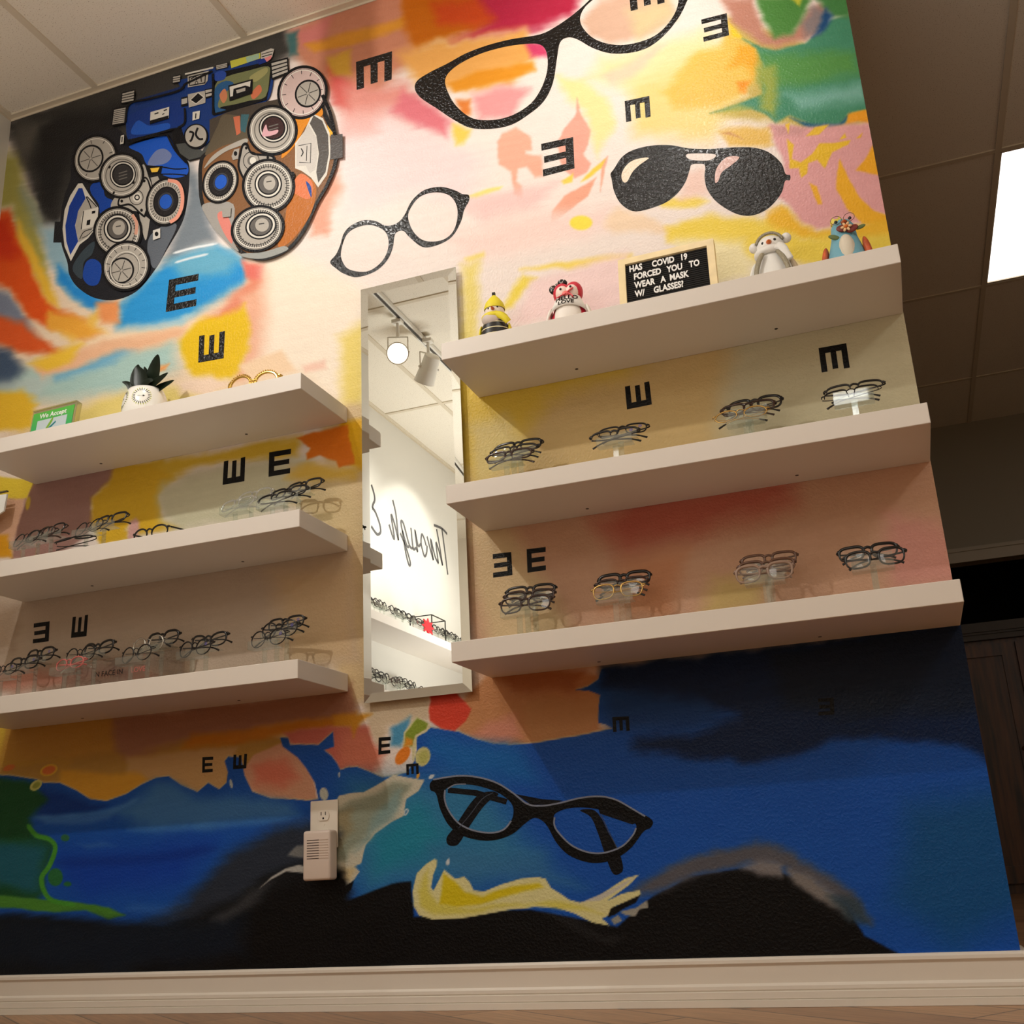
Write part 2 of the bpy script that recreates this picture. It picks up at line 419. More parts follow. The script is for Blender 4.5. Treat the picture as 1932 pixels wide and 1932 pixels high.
    P(2, (244, 210, 170), 8, [(1440, 1250), (1530, 1160), (1700, 1200), (1900, 1300), (1500, 1290)], 0.7)
    # --- top right: gold, green and pink
    P(3, (200, 176, 92), 8, [(290, 90), (560, 180), (720, 240), (960, 600), (1090, 600), (1100, 700), (800, 720), (480, 680), (200, 640), (420, 520)])
    P(3, (234, 193, 84), 9, [(300, 120), (350, 165), (370, 215), (445, 260), (485, 350), (455, 440), (360, 530), (250, 580), (0, 600), (-80, 500), (100, 330), (250, 250)])
    P(3, (239, 172, 42), 7, [(350, 250), (440, 262), (475, 330), (440, 420), (380, 350), (280, 380)])
    P(3, (240, 152, 32), 5, [(350, 445), (430, 440), (400, 512), (360, 500)])
    P(3, (237, 203, 45), 4, [(300, 125), (345, 165), (380, 215), (320, 200)])
    P(3, (191, 132, 112), 8, [(270, 20), (450, -20), (480, 120), (520, 200), (640, 200), (720, 60), (800, 20), (850, 60), (800, 140), (720, 230), (560, 270), (480, 250), (400, 190), (320, 120)])
    P(3, (72, 140, 108), 4, [(375, 212), (480, 262), (560, 275), (720, 240), (860, 110), (945, 90), (1000, 90), (1080, 610), (1060, 618), (960, 620), (900, 690), (780, 690), (640, 645), (560, 685), (480, 622), (430, 606), (190, 630), (350, 575), (490, 520), (490, 350), (455, 270)])
    P(3, (140, 126, 126), 9, [(690, 130), (760, 30), (840, 60), (790, 170), (715, 212)])
    P(3, (78, 134, 62), 7, [(465, -30), (760, -30), (720, 60), (650, 205), (545, 215), (490, 110)])
    P(3, (190, 190, 62), 4, [(640, -15), (712, -15), (690, 30)])
    P(3, (72, 132, 72), 6, [(760, -30), (970, -30), (980, 100), (870, 100), (800, 15)])
    P(3, (30, 76, 122), 6, [(830, 50), (872, 95), (820, 165), (755, 205), (790, 130)])
    P(3, (88, 148, 76), 14, [(480, 300), (1010, 290), (1020, 420), (600, 490), (500, 450)])
    P(3, (152, 166, 72), 9, [(450, 380), (560, 360), (570, 560), (560, 660), (480, 600), (500, 480)])
    P(3, (122, 177, 162), 13, [(600, 530), (1050, 470), (1065, 560), (700, 605)])
    P(3, (200, 182, 70), 7, [(190, 632), (360, 575), (440, 600), (330, 640)], 0.7)
    P(3, (28, 92, 122), 4, [(640, 655), (780, 682), (900, 682), (965, 625), (935, 682), (860, 704), (740, 704)])
    P(3, (239, 162, 42), 3, [(955, 630), (1065, 610), (1085, 692), (1020, 672), (945, 684)])
    P(3, (227, 165, 165), 5, [(515, 700), (700, 702), (960, 684), (1085, 690), (1110, 800), (1190, 1190), (1100, 1170), (1040, 1230), (900, 1252), (780, 1262), (690, 1222), (640, 1130), (560, 1080), (620, 960), (560, 800)])
    P(3, (207, 152, 150), 6, [(530, 700), (740, 702), (700, 750), (560, 750)])
    P(3, (236, 192, 52), 2, [(622, 768), (660, 800), (650, 880), (700, 900), (760, 850), (800, 790), (880, 790), (972, 775), (960, 800), (870, 840), (832, 932), (790, 880), (740, 900), (735, 960), (702, 987), (690, 930), (640, 932)], warp=1.5)
    P(3, (236, 192, 60), 2, [(728, 752), (780, 700), (855, 688), (800, 742)])
    P(3, (236, 192, 60), 1.5, [(912, 772), (938, 735), (950, 760)])
    P(3, (236, 180, 60), 1.5, [(1005, 765), (1040, 735), (1030, 762)])
    P(3, (240, 178, 44), 2.5, [(912, 878), (950, 970), (1020, 1090), (1100, 1160), (1190, 1190), (1205, 1250), (1040, 1232), (950, 1150), (890, 1040), (895, 950)])
    P(3, (240, 178, 50), 2, [(748, 1010), (792, 1030), (816, 1130), (790, 1132)])
    P(3, (239, 172, 42), 3, [(1000, 942), (1060, 870), (1100, 790), (1150, 970)])
    P(3, (236, 192, 60), 1.5, [(612, 690), (640, 680), (632, 740)])
    P(3, (241, 187, 52), 7, [(520, 1180), (600, 1132), (640, 1150), (690, 1232), (780, 1272), (900, 1262), (1040, 1235), (1215, 1200), (1220, 1330), (800, 1330), (500, 1260)])
    P(3, (243, 214, 84), 10, [(-50, 1260), (200, 1185), (520, 1215), (700, 1300), (1215, 1305), (1220, 1480), (400, 1430), (300, 1360), (-50, 1340)])
    P(3, (246, 232, 182), 14, [(0, 1340), (380, 1320), (430, 1520), (60, 1640)])
    P(3, (242, 214, 96), 6, [(-90, 1100), (100, 1075), (185, 1110), (100, 1142), (-60, 1142)])
    P(3, (241, 206, 192), 9, [(70, 960), (160, 940), (170, 1075), (20, 1095)])
    P(3, (230, 187, 92), 6, [(250, 722), (380, 702), (520, 710), (545, 800), (300, 800)])
    P(3, (205, 150, 95), 3, [(260, 735), (310, 728), (380, 765), (330, 752)])
    # --- between the right shelves
    P('p', (216, 186, 128), 25, [(840, 690), (1400, 560), (1520, 600), (1500, 900), (1300, 960), (850, 1010)])
    P('p', (206, 196, 162), 28, [(1390, 600), (1740, 540), (1800, 880), (1400, 940), (1350, 800)])
    P('p', (230, 196, 76), 24, [(840, 690), (1000, 690), (1250, 640), (1180, 705), (1030, 755), (970, 850), (900, 900), (850, 880)])
    P('p', (226, 204, 132), 16, [(880, 800), (950, 780), (1010, 860), (900, 915)])
    P('p', (217, 172, 142), 15, [(850, 960), (1770, 830), (1840, 1180), (900, 1290)])
    P('p', (228, 200, 155), 20, [(870, 990), (955, 980), (1085, 1190), (930, 1260)])
    P('p', (202, 112, 92), 34, [(1120, 985), (1200, 925), (1490, 890), (1500, 950), (1350, 1000), (1180, 1045)])
    P('p', (216, 152, 112), 22, [(1180, 1050), (1300, 1035), (1260, 1160), (1140, 1150)])
    P('p', (216, 187, 122), 20, [(1350, 1095), (1460, 1080), (1430, 1145), (1320, 1165)])
    P('p', (226, 162, 148), 24, [(1670, 970), (1800, 1000), (1820, 1110), (1680, 1110)])
    # --- between the left shelves
    P('p', (224, 197, 150), 10, [(600, 770), (700, 760), (700, 1330), (640, 1330)])
    P(4, (217, 172, 142), 6, [(-60, 850), (160, 790), (120, 1000), (60, 1200), (-60, 1200)])
    P(4, (166, 126, 116), 4, [(160, 790), (650, 700), (622, 780), (505, 870), (500, 930), (520, 990), (480, 1100), (300, 1210), (60, 1210), (90, 1050)])
    P(4, (228, 200, 62), 3, [(-60, 700), (190, 780), (150, 875), (90, 880), (-60, 845)])
    S.ell(4, (222, 190, 70), 2, 155, 905, 12, 38, 10)
    P(4, (225, 160, 32), 5, [(-60, 1090), (40, 1080), (60, 1200), (-60, 1220)])
    P(4, (224, 181, 48), 5, [(640, 700), (900, 660), (960, 750), (880, 880), (880, 960), (900, 1000), (1010, 1040), (750, 1080), (695, 1050), (722, 1000), (705, 1100), (560, 1140), (510, 1000), (500, 880), (605, 790)])
    P(4, (221, 172, 165), 4, [(705, 1060), (715, 1010), (745, 985), (765, 1010), (762, 1090), (710, 1110)])
    P(4, (207, 203, 173), 14, [(890, 800), (1100, 730), (1600, 640), (1720, 650), (1620, 920), (1000, 1090), (880, 1000), (870, 900)])
    P(4, (224, 187, 62), 8, [(850, 680), (1660, 530), (1640, 640), (1100, 700), (950, 762)])
    P(4, (225, 201, 152), 14, [(1620, 700), (1930, 720), (2010, 1100), (1930, 1100), (1660, 950), (1590, 900)])
    P(4, (226, 187, 82), 8, [(1570, 760), (1700, 680), (1850, 710), (1990, 720), (1960, 780), (1700, 770)])
    P(4, (235, 180, 30), 6, [(1880, 450), (2010, 440), (2010, 720), (1930, 700)])
    P(4, (229, 122, 26), 3, [(1640, 540), (1800, 500), (1925, 470), (1955, 690), (1870, 712), (1850, 670), (1760, 642), (1690, 662), (1680, 630), (1705, 600)], warp=7)
    P(4, (198, 178, 158), 8, [(-60, 1450), (1925, 1150), (1980, 1780), (-60, 2000)])
    P(4, (172, 148, 124), 14, [(-60, 1500), (110, 1480), (60, 1700), (-60, 1760)])
    P(4, (208, 148, 128), 14, [(-60, 1850), (700, 1790), (860, 1870), (-60, 1990)])
    P(4, (217, 187, 147), 28, [(1500, 1300), (1980, 1200), (1980, 1800), (1600, 1800)])
    # --- below the left shelves
    P(7, (188, 146, 70), 8, [(-60, 230), (700, 230), (1400, 300), (1600, 380), (1300, 640), (400, 640), (-60, 590)])
    P(7, (224, 190, 70), 6, [(-60, 260), (40, 260), (20, 480), (-60, 520)])
    P(7, (202, 152, 66), 8, [(30, 260), (690, 220), (710, 330), (630, 420), (360, 480), (300, 450), (0, 500)])
    P(7, (172, 122, 97), 10, [(640, 230), (1930, 60), (1960, 230), (1500, 300), (1000, 360), (700, 460), (640, 400)])
    P(7, (207, 132, 30), 8, [(1050, 345), (1500, 280), (1960, 220), (1960, 292), (1600, 342), (1300, 382), (1000, 402)])
    P(7, (207, 167, 112), 6, [(700, 455), (1000, 420), (1310, 400), (1270, 540), (1220, 650), (1150, 610), (1090, 660), (1000, 620), (900, 575), (700, 620)])
    P(7, (224, 167, 56), 6, [(340, 520), (500, 540), (770, 540), (810, 570), (740, 650), (640, 705), (540, 710), (420, 650), (330, 600)])
    P(7, (197, 152, 62), 5, [(-40, 480), (330, 460), (400, 490), (360, 522), (280, 482), (-40, 560)])
    P(7, (217, 162, 132), 3, [(1330, 545), (1400, 450), (1560, 380), (1650, 450), (1730, 560), (1760, 705), (1600, 705), (1450, 672), (1370, 632)])
    P(7, (217, 122, 97), 12, [(1400, 520), (1550, 470), (1640, 580), (1560, 622), (1420, 612)])
    P(7, (211, 116, 101), 5, [(1560, 330), (1780, 290), (2060, 290), (2060, 540), (1870, 540), (1780, 420), (1600, 400)])
    P(8, (222, 132, 107), 12, [(0, 320), (140, 330), (240, 440), (200, 520), (0, 520)])
    P(8, (217, 197, 167), 7, [(130, 150), (500, 120), (500, 260), (360, 260), (280, 300), (240, 420), (170, 330)])
    P(8, (217, 152, 42), 5, [(-30, 225), (185, 230), (110, 282), (75, 350), (60, 290), (-30, 290)])
    P(8, (207, 146, 98), 6, [(700, 130), (850, -20), (1000, -20), (1450, 0), (1440, 170), (1440, 290), (1520, 300), (1300, 345), (960, 395), (760, 355), (650, 315), (680, 220)])
    P(8, (186, 116, 72), 10, [(850, -20), (1350, -20), (1300, 90), (950, 100)])
    P(8, (207, 152, 102), 10, [(1000, 165), (1430, 120), (1440, 270), (1300, 325), (1050, 365)])
    P(8, (223, 152, 127), 10, [(720, 335), (800, 272), (960, 245), (1010, 335), (900, 385)])
    # --- the blue
    top7 = [(-60, 545), (60, 560), (200, 580), (240, 600), (330, 600), (420, 640), (500, 690), (590, 700), (700, 660), (780, 610), (860, 572), (930, 562), (1000, 612), (1070, 640), (1090, 650), (1150, 598), (1210, 636), (1250, 600), (1258, 540), (1240, 480), (1260, 455), (1330, 460), (1350, 560), (1395, 650), (1500, 688), (1620, 690), (1700, 700), (1760, 690), (1740, 600), (1690, 520), (1640, 460), (1560, 400), (1545, 352), (1590, 352), (1600, 390), (1760, 390), (1840, 318), (1845, 400), (1790, 420), (1830, 450), (1860, 490), (1880, 530), (1932, 512)]
    top8 = [(60, 514), (100, 512), (170, 540), (235, 568), (290, 562), (372, 545), (415, 480), (428, 420), (425, 345), (455, 322), (500, 295), (560, 303), (660, 318), (760, 360), (850, 384), (950, 393), (1100, 375), (1300, 342), (1510, 300), (1470, 276), (1432, 270), (1430, 190), (1440, 115), (1380, 92), (1305, 88), (1370, 70), (1430, 30), (1450, -30)]
    blue = sk(7, top7) + sk(8, top8) + [(1250, 1262), (1840, 1170), (1960, 1830), (1500, 1860), (-20, 1860)]
    S.poly((205, 190, 150), 1.2, [(x, y - 2.5) for x, y in blue], 0.75, warp=1.0, streak=0)
    S.poly((24, 84, 178), 1.2, blue, warp=1.0, streak=0)
    P(7, (15, 58, 140), 10, [(230, 620), (420, 660), (600, 722), (450, 762), (200, 800), (170, 720)])
    P(7, (66, 122, 186), 15, [(640, 780), (740, 690), (860, 590), (930, 590), (1100, 670), (1600, 710), (1660, 800), (900, 860), (700, 810)])
    P(7, (70, 122, 195), 7, [(190, 790), (600, 760), (740, 700), (600, 805), (250, 830)], 0.8)
    P(7, (18, 68, 176), 28, [(300, 1000), (1200, 900), (1000, 1150), (500, 1250), (320, 1150)])
    S.line(7, (84, 140, 205), 5, [(180, 795), (420, 778), (640, 745), (760, 690)], 10, .6)
    S.line(7, (70, 128, 196), 6, [(700, 860), (1100, 840), (1600, 800)], 16, .5)
    S.line(7, (12, 50, 140), 8, [(300, 1040), (800, 1020), (1200, 960)], 26, .6)
    S.line(7, (50, 104, 186), 8, [(700, 1290), (900, 1300), (1000, 1280)], 22, .7)
    P(7, (62, 112, 186), 5, [(430, 940), (560, 925), (640, 945), (500, 958)], 0.6)
    P(8, (52, 124, 172), 38, [(60, 600), (700, 560), (900, 700), (1000, 900), (1100, 1000), (700, 1160), (120, 1220), (20, 1000)])
    P(8, (36, 134, 165), 24, [(150, 900), (450, 700), (600, 900), (500, 1000), (200, 1100)])
    P(8, (24, 104, 186), 20, [(480, 330), (1000, 410), (1100, 600), (700, 560), (500, 450)])
    P(8, (60, 120, 165), 20, [(500, 960), (1100, 980), (1350, 1180), (1000, 1140), (700, 1180)], 0.7)
    P('p', (10, 36, 78), 12, [(1140, 1255), (1840, 1165), (1890, 1435), (1800, 1405), (1700, 1400), (1580, 1390), (1500, 1432), (1400, 1442), (1250, 1422), (1190, 1412), (1200, 1392), (1300, 1390), (1400, 1345), (1270, 1322), (1135, 1300)])
    P('p', (20, 60, 120), 16, [(1130, 1290), (1300, 1310), (1400, 1360), (1280, 1385), (1150, 1370)], 0.7)
    P('p', (17, 33, 58), 18, [(1450, 1230), (1840, 1165), (1880, 1340), (1600, 1350), (1480, 1330)])
    P('p', (20, 84, 146), 40, [(1720, 1520), (1900, 1480), (1945, 1700), (1800, 1790), (1680, 1700)])
    # green and drops on the left
    P(7, (28, 80, 44), 7, [(-40, 545), (170, 585), (260, 690), (150, 800), (180, 880), (260, 912), (302, 960), (262, 1060), (232, 1130), (242, 1200), (200, 1250), (-40, 1240)])
    P(7, (32, 96, 114), 12, [(-40, 930), (200, 930), (260, 980), (220, 1090), (210, 1190), (60, 1180), (-40, 1120)])
    P(7, (80, 142, 52), 3, [(-40, 1195), (200, 1235), (400, 1262), (600, 1290), (695, 1332), (600, 1355), (480, 1305), (300, 1315), (100, 1295), (-40, 1250)])
    S.line(7, (76, 156, 52), 1.5, [(150, 830), (200, 890), (270, 912), (306, 960), (272, 1060), (230, 1120), (240, 1190), (290, 1250), (420, 1275)], 13)
    for a in ((305, 1122, 42, 50, (44, 112, 62)), (372, 1160, 22, 14, (44, 112, 62)), (360, 905, 24, 20, (50, 110, 72))): S.ell(7, a[4], 1.5, *a[:4])
    S.ell(7, (228, 182, 62), 1, 270, 530, 50, 31, -20); S.ell(7, (224, 122, 62), 1.5, 270, 530, 38, 22, -20)
    S.ell(7, (206, 206, 120), 1, 198, 613, 38, 25, -35); S.ell(7, (150, 160, 70), 1.5, 200, 613, 26, 15, -35)
    S.ell(7, (216, 122, 62), 1.5, 50, 517, 34, 16, -20)
    S.ell(7, (190, 200, 196), 1, 1275, 606, 8, 26, -12); S.ell(7, (196, 200, 190), 1, 1790, 662, 24, 36, -8); S.ell(7, (190, 200, 205), 1, 1873, 556, 6, 14)
    P(8, (80, 152, 192), 5, [(285, 300), (385, 235), (365, 330), (330, 400), (280, 400)])
    P(8, (216, 212, 165), 1.2, [(350, 400), (355, 320), (425, 232), (500, 275), (485, 318), (430, 345), (425, 400), (412, 480), (402, 478), (400, 410)], warp=1)
    P(8, (136, 156, 52), 1.5, [(360, 380), (364, 325), (430, 242), (490, 272), (478, 310), (420, 335), (400, 400)], warp=1)
    P(8, (226, 152, 46), 3, [(350, 400), (400, 390), (402, 360), (360, 345)])
    S.ell(8, (236, 134, 40), 1.5, 350, 450, 32, 58, 35)
    S.ell(8, (206, 202, 136), 1.2, 462, 455, 42, 54, 15); S.ell(8, (186, 186, 104), 4, 466, 458, 26, 36, 15)
    S.ell(8, (226, 166, 50), 1, 436, 560, 8, 16, 15)
    for a in ((510, 565, 18, 10, -30), (370, 762, 12, 19, 25), (602, 1038, 10, 20, 12)):
        S.ell(8, (206, 216, 220), 1, *a)
    S.ell(8, (90, 135, 170), 1, 370, 762, 6, 12, 25)
    P(8, (222, 72, 50), 2.5, [(495, 100), (640, 90), (735, 190), (700, 262), (640, 314), (560, 302), (500, 262), (492, 210), (505, 160)])
    S.line(8, (226, 212, 172), 1.2, [(425, 345), (455, 322), (500, 295), (490, 272)], 4)
    # white wave beside the socket
    P(8, (206, 202, 182), 1.2, [(-40, 730), (0, 672), (80, 655), (130, 655), (200, 615), (300, 555), (370, 568), (472, 585), (440, 645), (370, 692), (358, 782), (290, 815), (200, 880), (145, 945), (120, 1045), (82, 1062), (112, 1090), (80, 1135), (30, 1178), (-10, 1186), (-60, 1165), (-110, 1050), (-90, 850)], warp=1.5)
    P(8, (140, 150, 132), 7, [(-20, 760), (200, 650), (300, 590), (400, 600), (340, 720), (200, 840), (100, 960), (40, 1040), (-60, 1000)], 0.9)
    P(8, (132, 164, 164), 8, [(200, 740), (340, 640), (340, 760), (180, 890), (90, 1000)], 0.8)
    P(8, (150, 140, 108), 10, [(-80, 790), (60, 760), (70, 880), (-20, 1020), (-90, 1000)])
    P(8, (208, 190, 146), 5, [(-40, 1075), (90, 1062), (60, 1132), (0, 1165), (-50, 1140)])
    # black hump and smoke
    hump = [(-30, 1716), (80, 1724), (160, 1733), (240, 1738), (310, 1732), (345, 1708), (385, 1676), (430, 1640), (480, 1607), (530, 1583), (575, 1573), (612, 1590), (648, 1612), (652, 1665), (641, 1706), (660, 1698), (700, 1682), (740, 1667), (775, 1664), (780, 1730), (1000, 1715), (1165, 1748), (1235, 1690), (1300, 1655), (1400, 1638), (1470, 1645), (1540, 1672), (1600, 1715), (1630, 1765), (1700, 1802), (1720, 1870), (-30, 1880)]
    P('p', (44, 52, 66), 16, [(280, 1745), (350, 1698), (430, 1612), (520, 1562), (600, 1550), (640, 1580), (600, 1660), (430, 1740)])
    core = [(-30, 1722), (80, 1728), (160, 1736), (240, 1742), (310, 1745), (380, 1722), (450, 1690), (500, 1652), (550, 1632), (600, 1622), (648, 1640)]
    S.poly((20, 22, 26), 9, core + [(652, 1665), (652, 1870), (-30, 1880)], warp=5, streak=5)
    S.poly((11, 11, 13), 3, [(575, 1640), (600, 1615)] + hump[13:-1] + [(575, 1880)], warp=2, streak=1)
    P('p', (12, 12, 14), 16, [(300, 1790), (460, 1720), (560, 1660), (660, 1680), (660, 1880), (200, 1880)])
    P('p', (18, 30, 46), 20, [(-30, 1732), (300, 1742), (470, 1725), (460, 1800), (200, 1835), (-30, 1800)], 0.8)
    P(7, (72, 74, 78), 9, [(1180, 1350), (1400, 1190), (1520, 1140), (1400, 1280), (1250, 1375)], 0.7)
    P(7, (190, 190, 185), 1.5, [(1430, 1186), (1500, 1120), (1580, 1072), (1650, 1052), (1680, 1060), (1680, 1096), (1580, 1088), (1500, 1132)], warp=1)
    P(7, (124, 126, 126), 3, [(1588, 1000), (1640, 945), (1680, 945), (1680, 1012)])
    P(8, (8, 8, 10), 1.2, [(-40, 1185), (0, 1192), (60, 1152), (82, 1138), (66, 1190), (25, 1222), (-20, 1225)], warp=1)
    P('p', (92, 92, 100), 11, [(1180, 1692), (1270, 1630), (1350, 1602), (1430, 1590), (1500, 1610), (1560, 1650), (1620, 1700), (1640, 1742), (1600, 1722), (1540, 1667), (1480, 1642), (1420, 1632), (1350, 1647), (1290, 1662), (1230, 1692)])
    P('p', (128, 124, 126), 7, [(1395, 1640), (1430, 1622), (1475, 1632), (1480, 1655), (1440, 1652)])
    P('p', (130, 125, 123), 7, [(1490, 1640), (1530, 1652), (1570, 1685), (1605, 1738), (1550, 1700), (1500, 1670)])
    P('p', (52, 72, 84), 8, [(1560, 1690), (1620, 1700), (1640, 1745), (1600, 1745)], 0.8)
    P(8, (60, 60, 62), 3, [(1100, 1300), (1300, 1350), (1450, 1440), (1600, 1440), (1500, 1500), (1350, 1440)], 0.35)
    # yellow splash
    ys = [(405, 1200), (430, 1100), (480, 1050), (525, 1022), (540, 1025), (540, 1060), (520, 1110), (508, 1180), (520, 1197), (550, 1140), (580, 1080), (605, 1100), (640, 1130), (690, 1120), (720, 1150), (745, 1195), (800, 1200), (900, 1160), (1000, 1130), (1100, 1120), (1140, 1130), (1172, 1180), (1220, 1210), (1270, 1245), (1330, 1262), (1400, 1245), (1500, 1180), (1580, 1130), (1655, 1108), (1600, 1165), (1520, 1222), (1480, 1250), (1560, 1212), (1660, 1195), (1667, 1220), (1600, 1252), (1520, 1280), (1490, 1330), (1450, 1350), (1497, 1390), (1400, 1372), (1300, 1322), (1200, 1287), (1080, 1285), (950, 1300), (800, 1327), (650, 1350), (520, 1357), (440, 1332), (410, 1280)]
    P(8, (226, 220, 160), 1.2, ys, warp=1)
    P(8, (218, 208, 96), 5, [(430, 1200), (500, 1080), (490, 1200), (540, 1265), (700, 1290), (950, 1270), (1200, 1240), (1350, 1290), (1450, 1320), (1300, 1300), (1080, 1262), (800, 1305), (520, 1335), (450, 1290)])
    P(8, (218, 198, 30), 4, [(555, 1270), (580, 1100), (640, 1150), (700, 1205), (800, 1222), (950, 1172), (1100, 1150), (1130, 1170), (1000, 1202), (850, 1255), (650, 1285)])
    P(8, (205, 202, 190), 1.5, [(1340, 1262), (1500, 1190), (1640, 1115), (1560, 1180), (1440, 1250)], warp=1)
    P(8, (154, 154, 146), 1.5, [(1500, 1355), (1540, 1328), (1562, 1362), (1520, 1382)], warp=1)
    P(8, (160, 158, 148), 1.5, [(1548, 1312), (1640, 1292), (1700, 1252), (1708, 1290), (1660, 1300), (1635, 1338), (1580, 1330)], warp=1)
    P(8, (10, 10, 11), 1.5, [(1480, 1345), (1500, 1290), (1570, 1262), (1662, 1222), (1640, 1262), (1560, 1300), (1520, 1330)], warp=1)

ALB = 0.88
def wall_material():
    m = bpy.data.materials.new('mural_paint'); m.use_nodes = True
    nt = m.node_tree; b = nt.nodes['Principled BSDF']
    at = nt.nodes.new('ShaderNodeAttribute'); at.attribute_name = 'paint'
    nt.links.new(at.outputs['Color'], b.inputs['Base Color'])
    b.inputs['Roughness'].default_value = 0.34
    b.inputs['Specular IOR Level'].default_value = 0.16
    tc = nt.nodes.new('ShaderNodeTexCoord')
    n1 = nt.nodes.new('ShaderNodeTexNoise'); n1.inputs['Scale'].default_value = 150; n1.inputs['Detail'].default_value = 2.5
    nt.links.new(tc.outputs['Object'], n1.inputs['Vector'])
    rp = nt.nodes.new('ShaderNodeMapRange'); rp.inputs[1].default_value = 0.42; rp.inputs[2].default_value = 0.68
    nt.links.new(n1.outputs['Fac'], rp.inputs[0])
    bp = nt.nodes.new('ShaderNodeBump'); bp.inputs['Strength'].default_value = 0.30; bp.inputs['Distance'].default_value = 0.0022
    nt.links.new(rp.outputs[0], bp.inputs['Height']); nt.links.new(bp.outputs[0], b.inputs['Normal'])
    MATS['mural_paint'] = m
    return m
MURAL = wall_material()

def build_mural_wall():
    nx, nz = 900, 934
    S = Sheet(nx, nz); paint_mural(S)
    S.C += (S.st * 4.0 + fbm(S.u / 9, S.v / 5, 71) * 3.0)[:, None]
    L = lin(np.clip(S.C, 2, 252)) * ALB
    n = nx * nz
    co = np.stack([S.X, np.zeros(n), S.Z], 1)
    i = np.arange(n).reshape(nz, nx)
    q = np.stack([i[:-1, :-1], i[:-1, 1:], i[1:, 1:], i[1:, :-1]], -1).reshape(-1, 4)
    # the back and the ends of the partition
    d = 0.12
    ex = np.array([[WX0, 0, 0], [WX1, 0, 0], [WX1, 0, CEIL], [WX0, 0, CEIL], [WX0, d, 0], [WX1, d, 0], [WX1, d, CEIL], [WX0, d, CEIL]], float)
    eq = np.array([[1, 5, 6, 2], [5, 4, 7, 6], [4, 0, 3, 7]]) + n
    co = np.vstack([co, ex]); q = np.vstack([q, eq])
    me = bpy.data.meshes.new('wall_back')
    me.vertices.add(len(co)); me.vertices.foreach_set('co', co.astype(np.float32).ravel())
    me.loops.add(q.size); me.loops.foreach_set('vertex_index', q.astype(np.int32).ravel())
    me.polygons.add(len(q)); me.polygons.foreach_set('loop_start', np.arange(0, q.size, 4, dtype=np.int32))
    me.polygons.foreach_set('loop_total', np.full(len(q), 4, np.int32))
    me.update(calc_edges=True)
    at = me.color_attributes.new('paint', 'FLOAT_COLOR', 'POINT')
    c = np.ones((len(co), 4), np.float32); c[:n, :3] = L; c[n:, :3] = 0.62
    at.data.foreach_set('color', c.ravel())
    return struct(obj('wall_back', me, MURAL))
WALL = build_mural_wall()

# ---- hard-edged painting on the mural: thin layers of paint, one mesh per painted motif
class Decal:
    def __init__(self): self.v = []; self.f = []; self.c = []; self.lay = 0
    def fill(self, col, pts, holes=(), z='p', up=True):
        if up: self.lay += 1
        loops = [sk(z, pts)] + [sk(z, h) for h in holes]
        y = -0.0003 - 0.00006 * self.lay
        W = [[Vector((*wall_pt(*p), 0)) for p in lp] for lp in loops]
        flat = [p for lp in W for p in lp]; base = len(self.v)
        self.v += [(p.x, y, p.y) for p in flat]
        for t in tessellate_polygon(W):
            self.f.append([base + k for k in t]); self.c.append(col)
    def curve(self, col, pts, holes=(), z='p', n=5):
        self.fill(col, smooth_curve(pts, n, True), [smooth_curve(h, n, True) for h in holes], z)
    def ell(self, col, cx, cy, rx, ry, rot=0, hole=None, z='p', n=40, up=True):
        c, s = math.cos(R(rot)), math.sin(R(rot))
        def E(rx, ry): return [(cx + rx * math.cos(t) * c - ry * math.sin(t) * s, cy + rx * math.cos(t) * s + ry * math.sin(t) * c) for t in np.linspace(0, 2 * PI, n + 1)[:-1]]
        self.fill(col, E(rx, ry), [E(rx * hole, ry * hole)] if hole else (), z, up)
    def stroke(self, col, pts, w, z='p', closed=False, smooth=True, up=True, taper=False):
        P = np.array(smooth_curve(pts, 6, closed) if smooth else pts, float)
        if closed: T = np.roll(P, -1, 0) - np.roll(P, 1, 0)
        else: T = np.gradient(P, axis=0)
        T /= np.linalg.norm(T, axis=1)[:, None] + 1e-9
        N = np.stack([-T[:, 1], T[:, 0]], 1)
        ww = np.full(len(P), w / 2.0)
        if taper: ww = ww * np.sin(np.linspace(0.15, PI - 0.15, len(P)))
        A = P + N * ww[:, None]; B = P - N * ww[:, None]
        if closed: self.fill(col, list(map(tuple, A)), [list(map(tuple, B))], z, up)
        else: self.fill(col, list(map(tuple, A)) + list(map(tuple, B[::-1])), (), z, up)
    def build(self, name, m, label=None):
        me = bpy.data.meshes.new(name)
        me.from_pydata(self.v, [], self.f)
        at = me.color_attributes.new('paint', 'FLOAT_COLOR', 'CORNER')
        cc = np.ones((len(me.loops), 4), np.float32); k = 0
        for p, c in zip(me.polygons, self.c):
            cc[p.loop_start:p.loop_start + p.loop_total, :3] = lin(c)
            if p.normal.y > 0: p.flip()
        at.data.foreach_set('color', cc.ravel())
        o = obj(name, me, m, WALL)
        if label: o['label'] = label
        return o

def gloss_paint():
    m = MURAL.copy(); m.name = 'gloss_black_paint'
    b = m.node_tree.nodes['Principled BSDF']
    b.inputs['Roughness'].default_value = 0.26
    b.inputs['Specular IOR Level'].default_value = 0.40
    for n in m.node_tree.nodes:
        if n.type == 'TEX_NOISE': n.inputs['Scale'].default_value = 120
        if n.type == 'BUMP': n.inputs['Strength'].default_value = 0.6
    return m
GLOSS = gloss_paint()
BLK = (9, 8, 8)

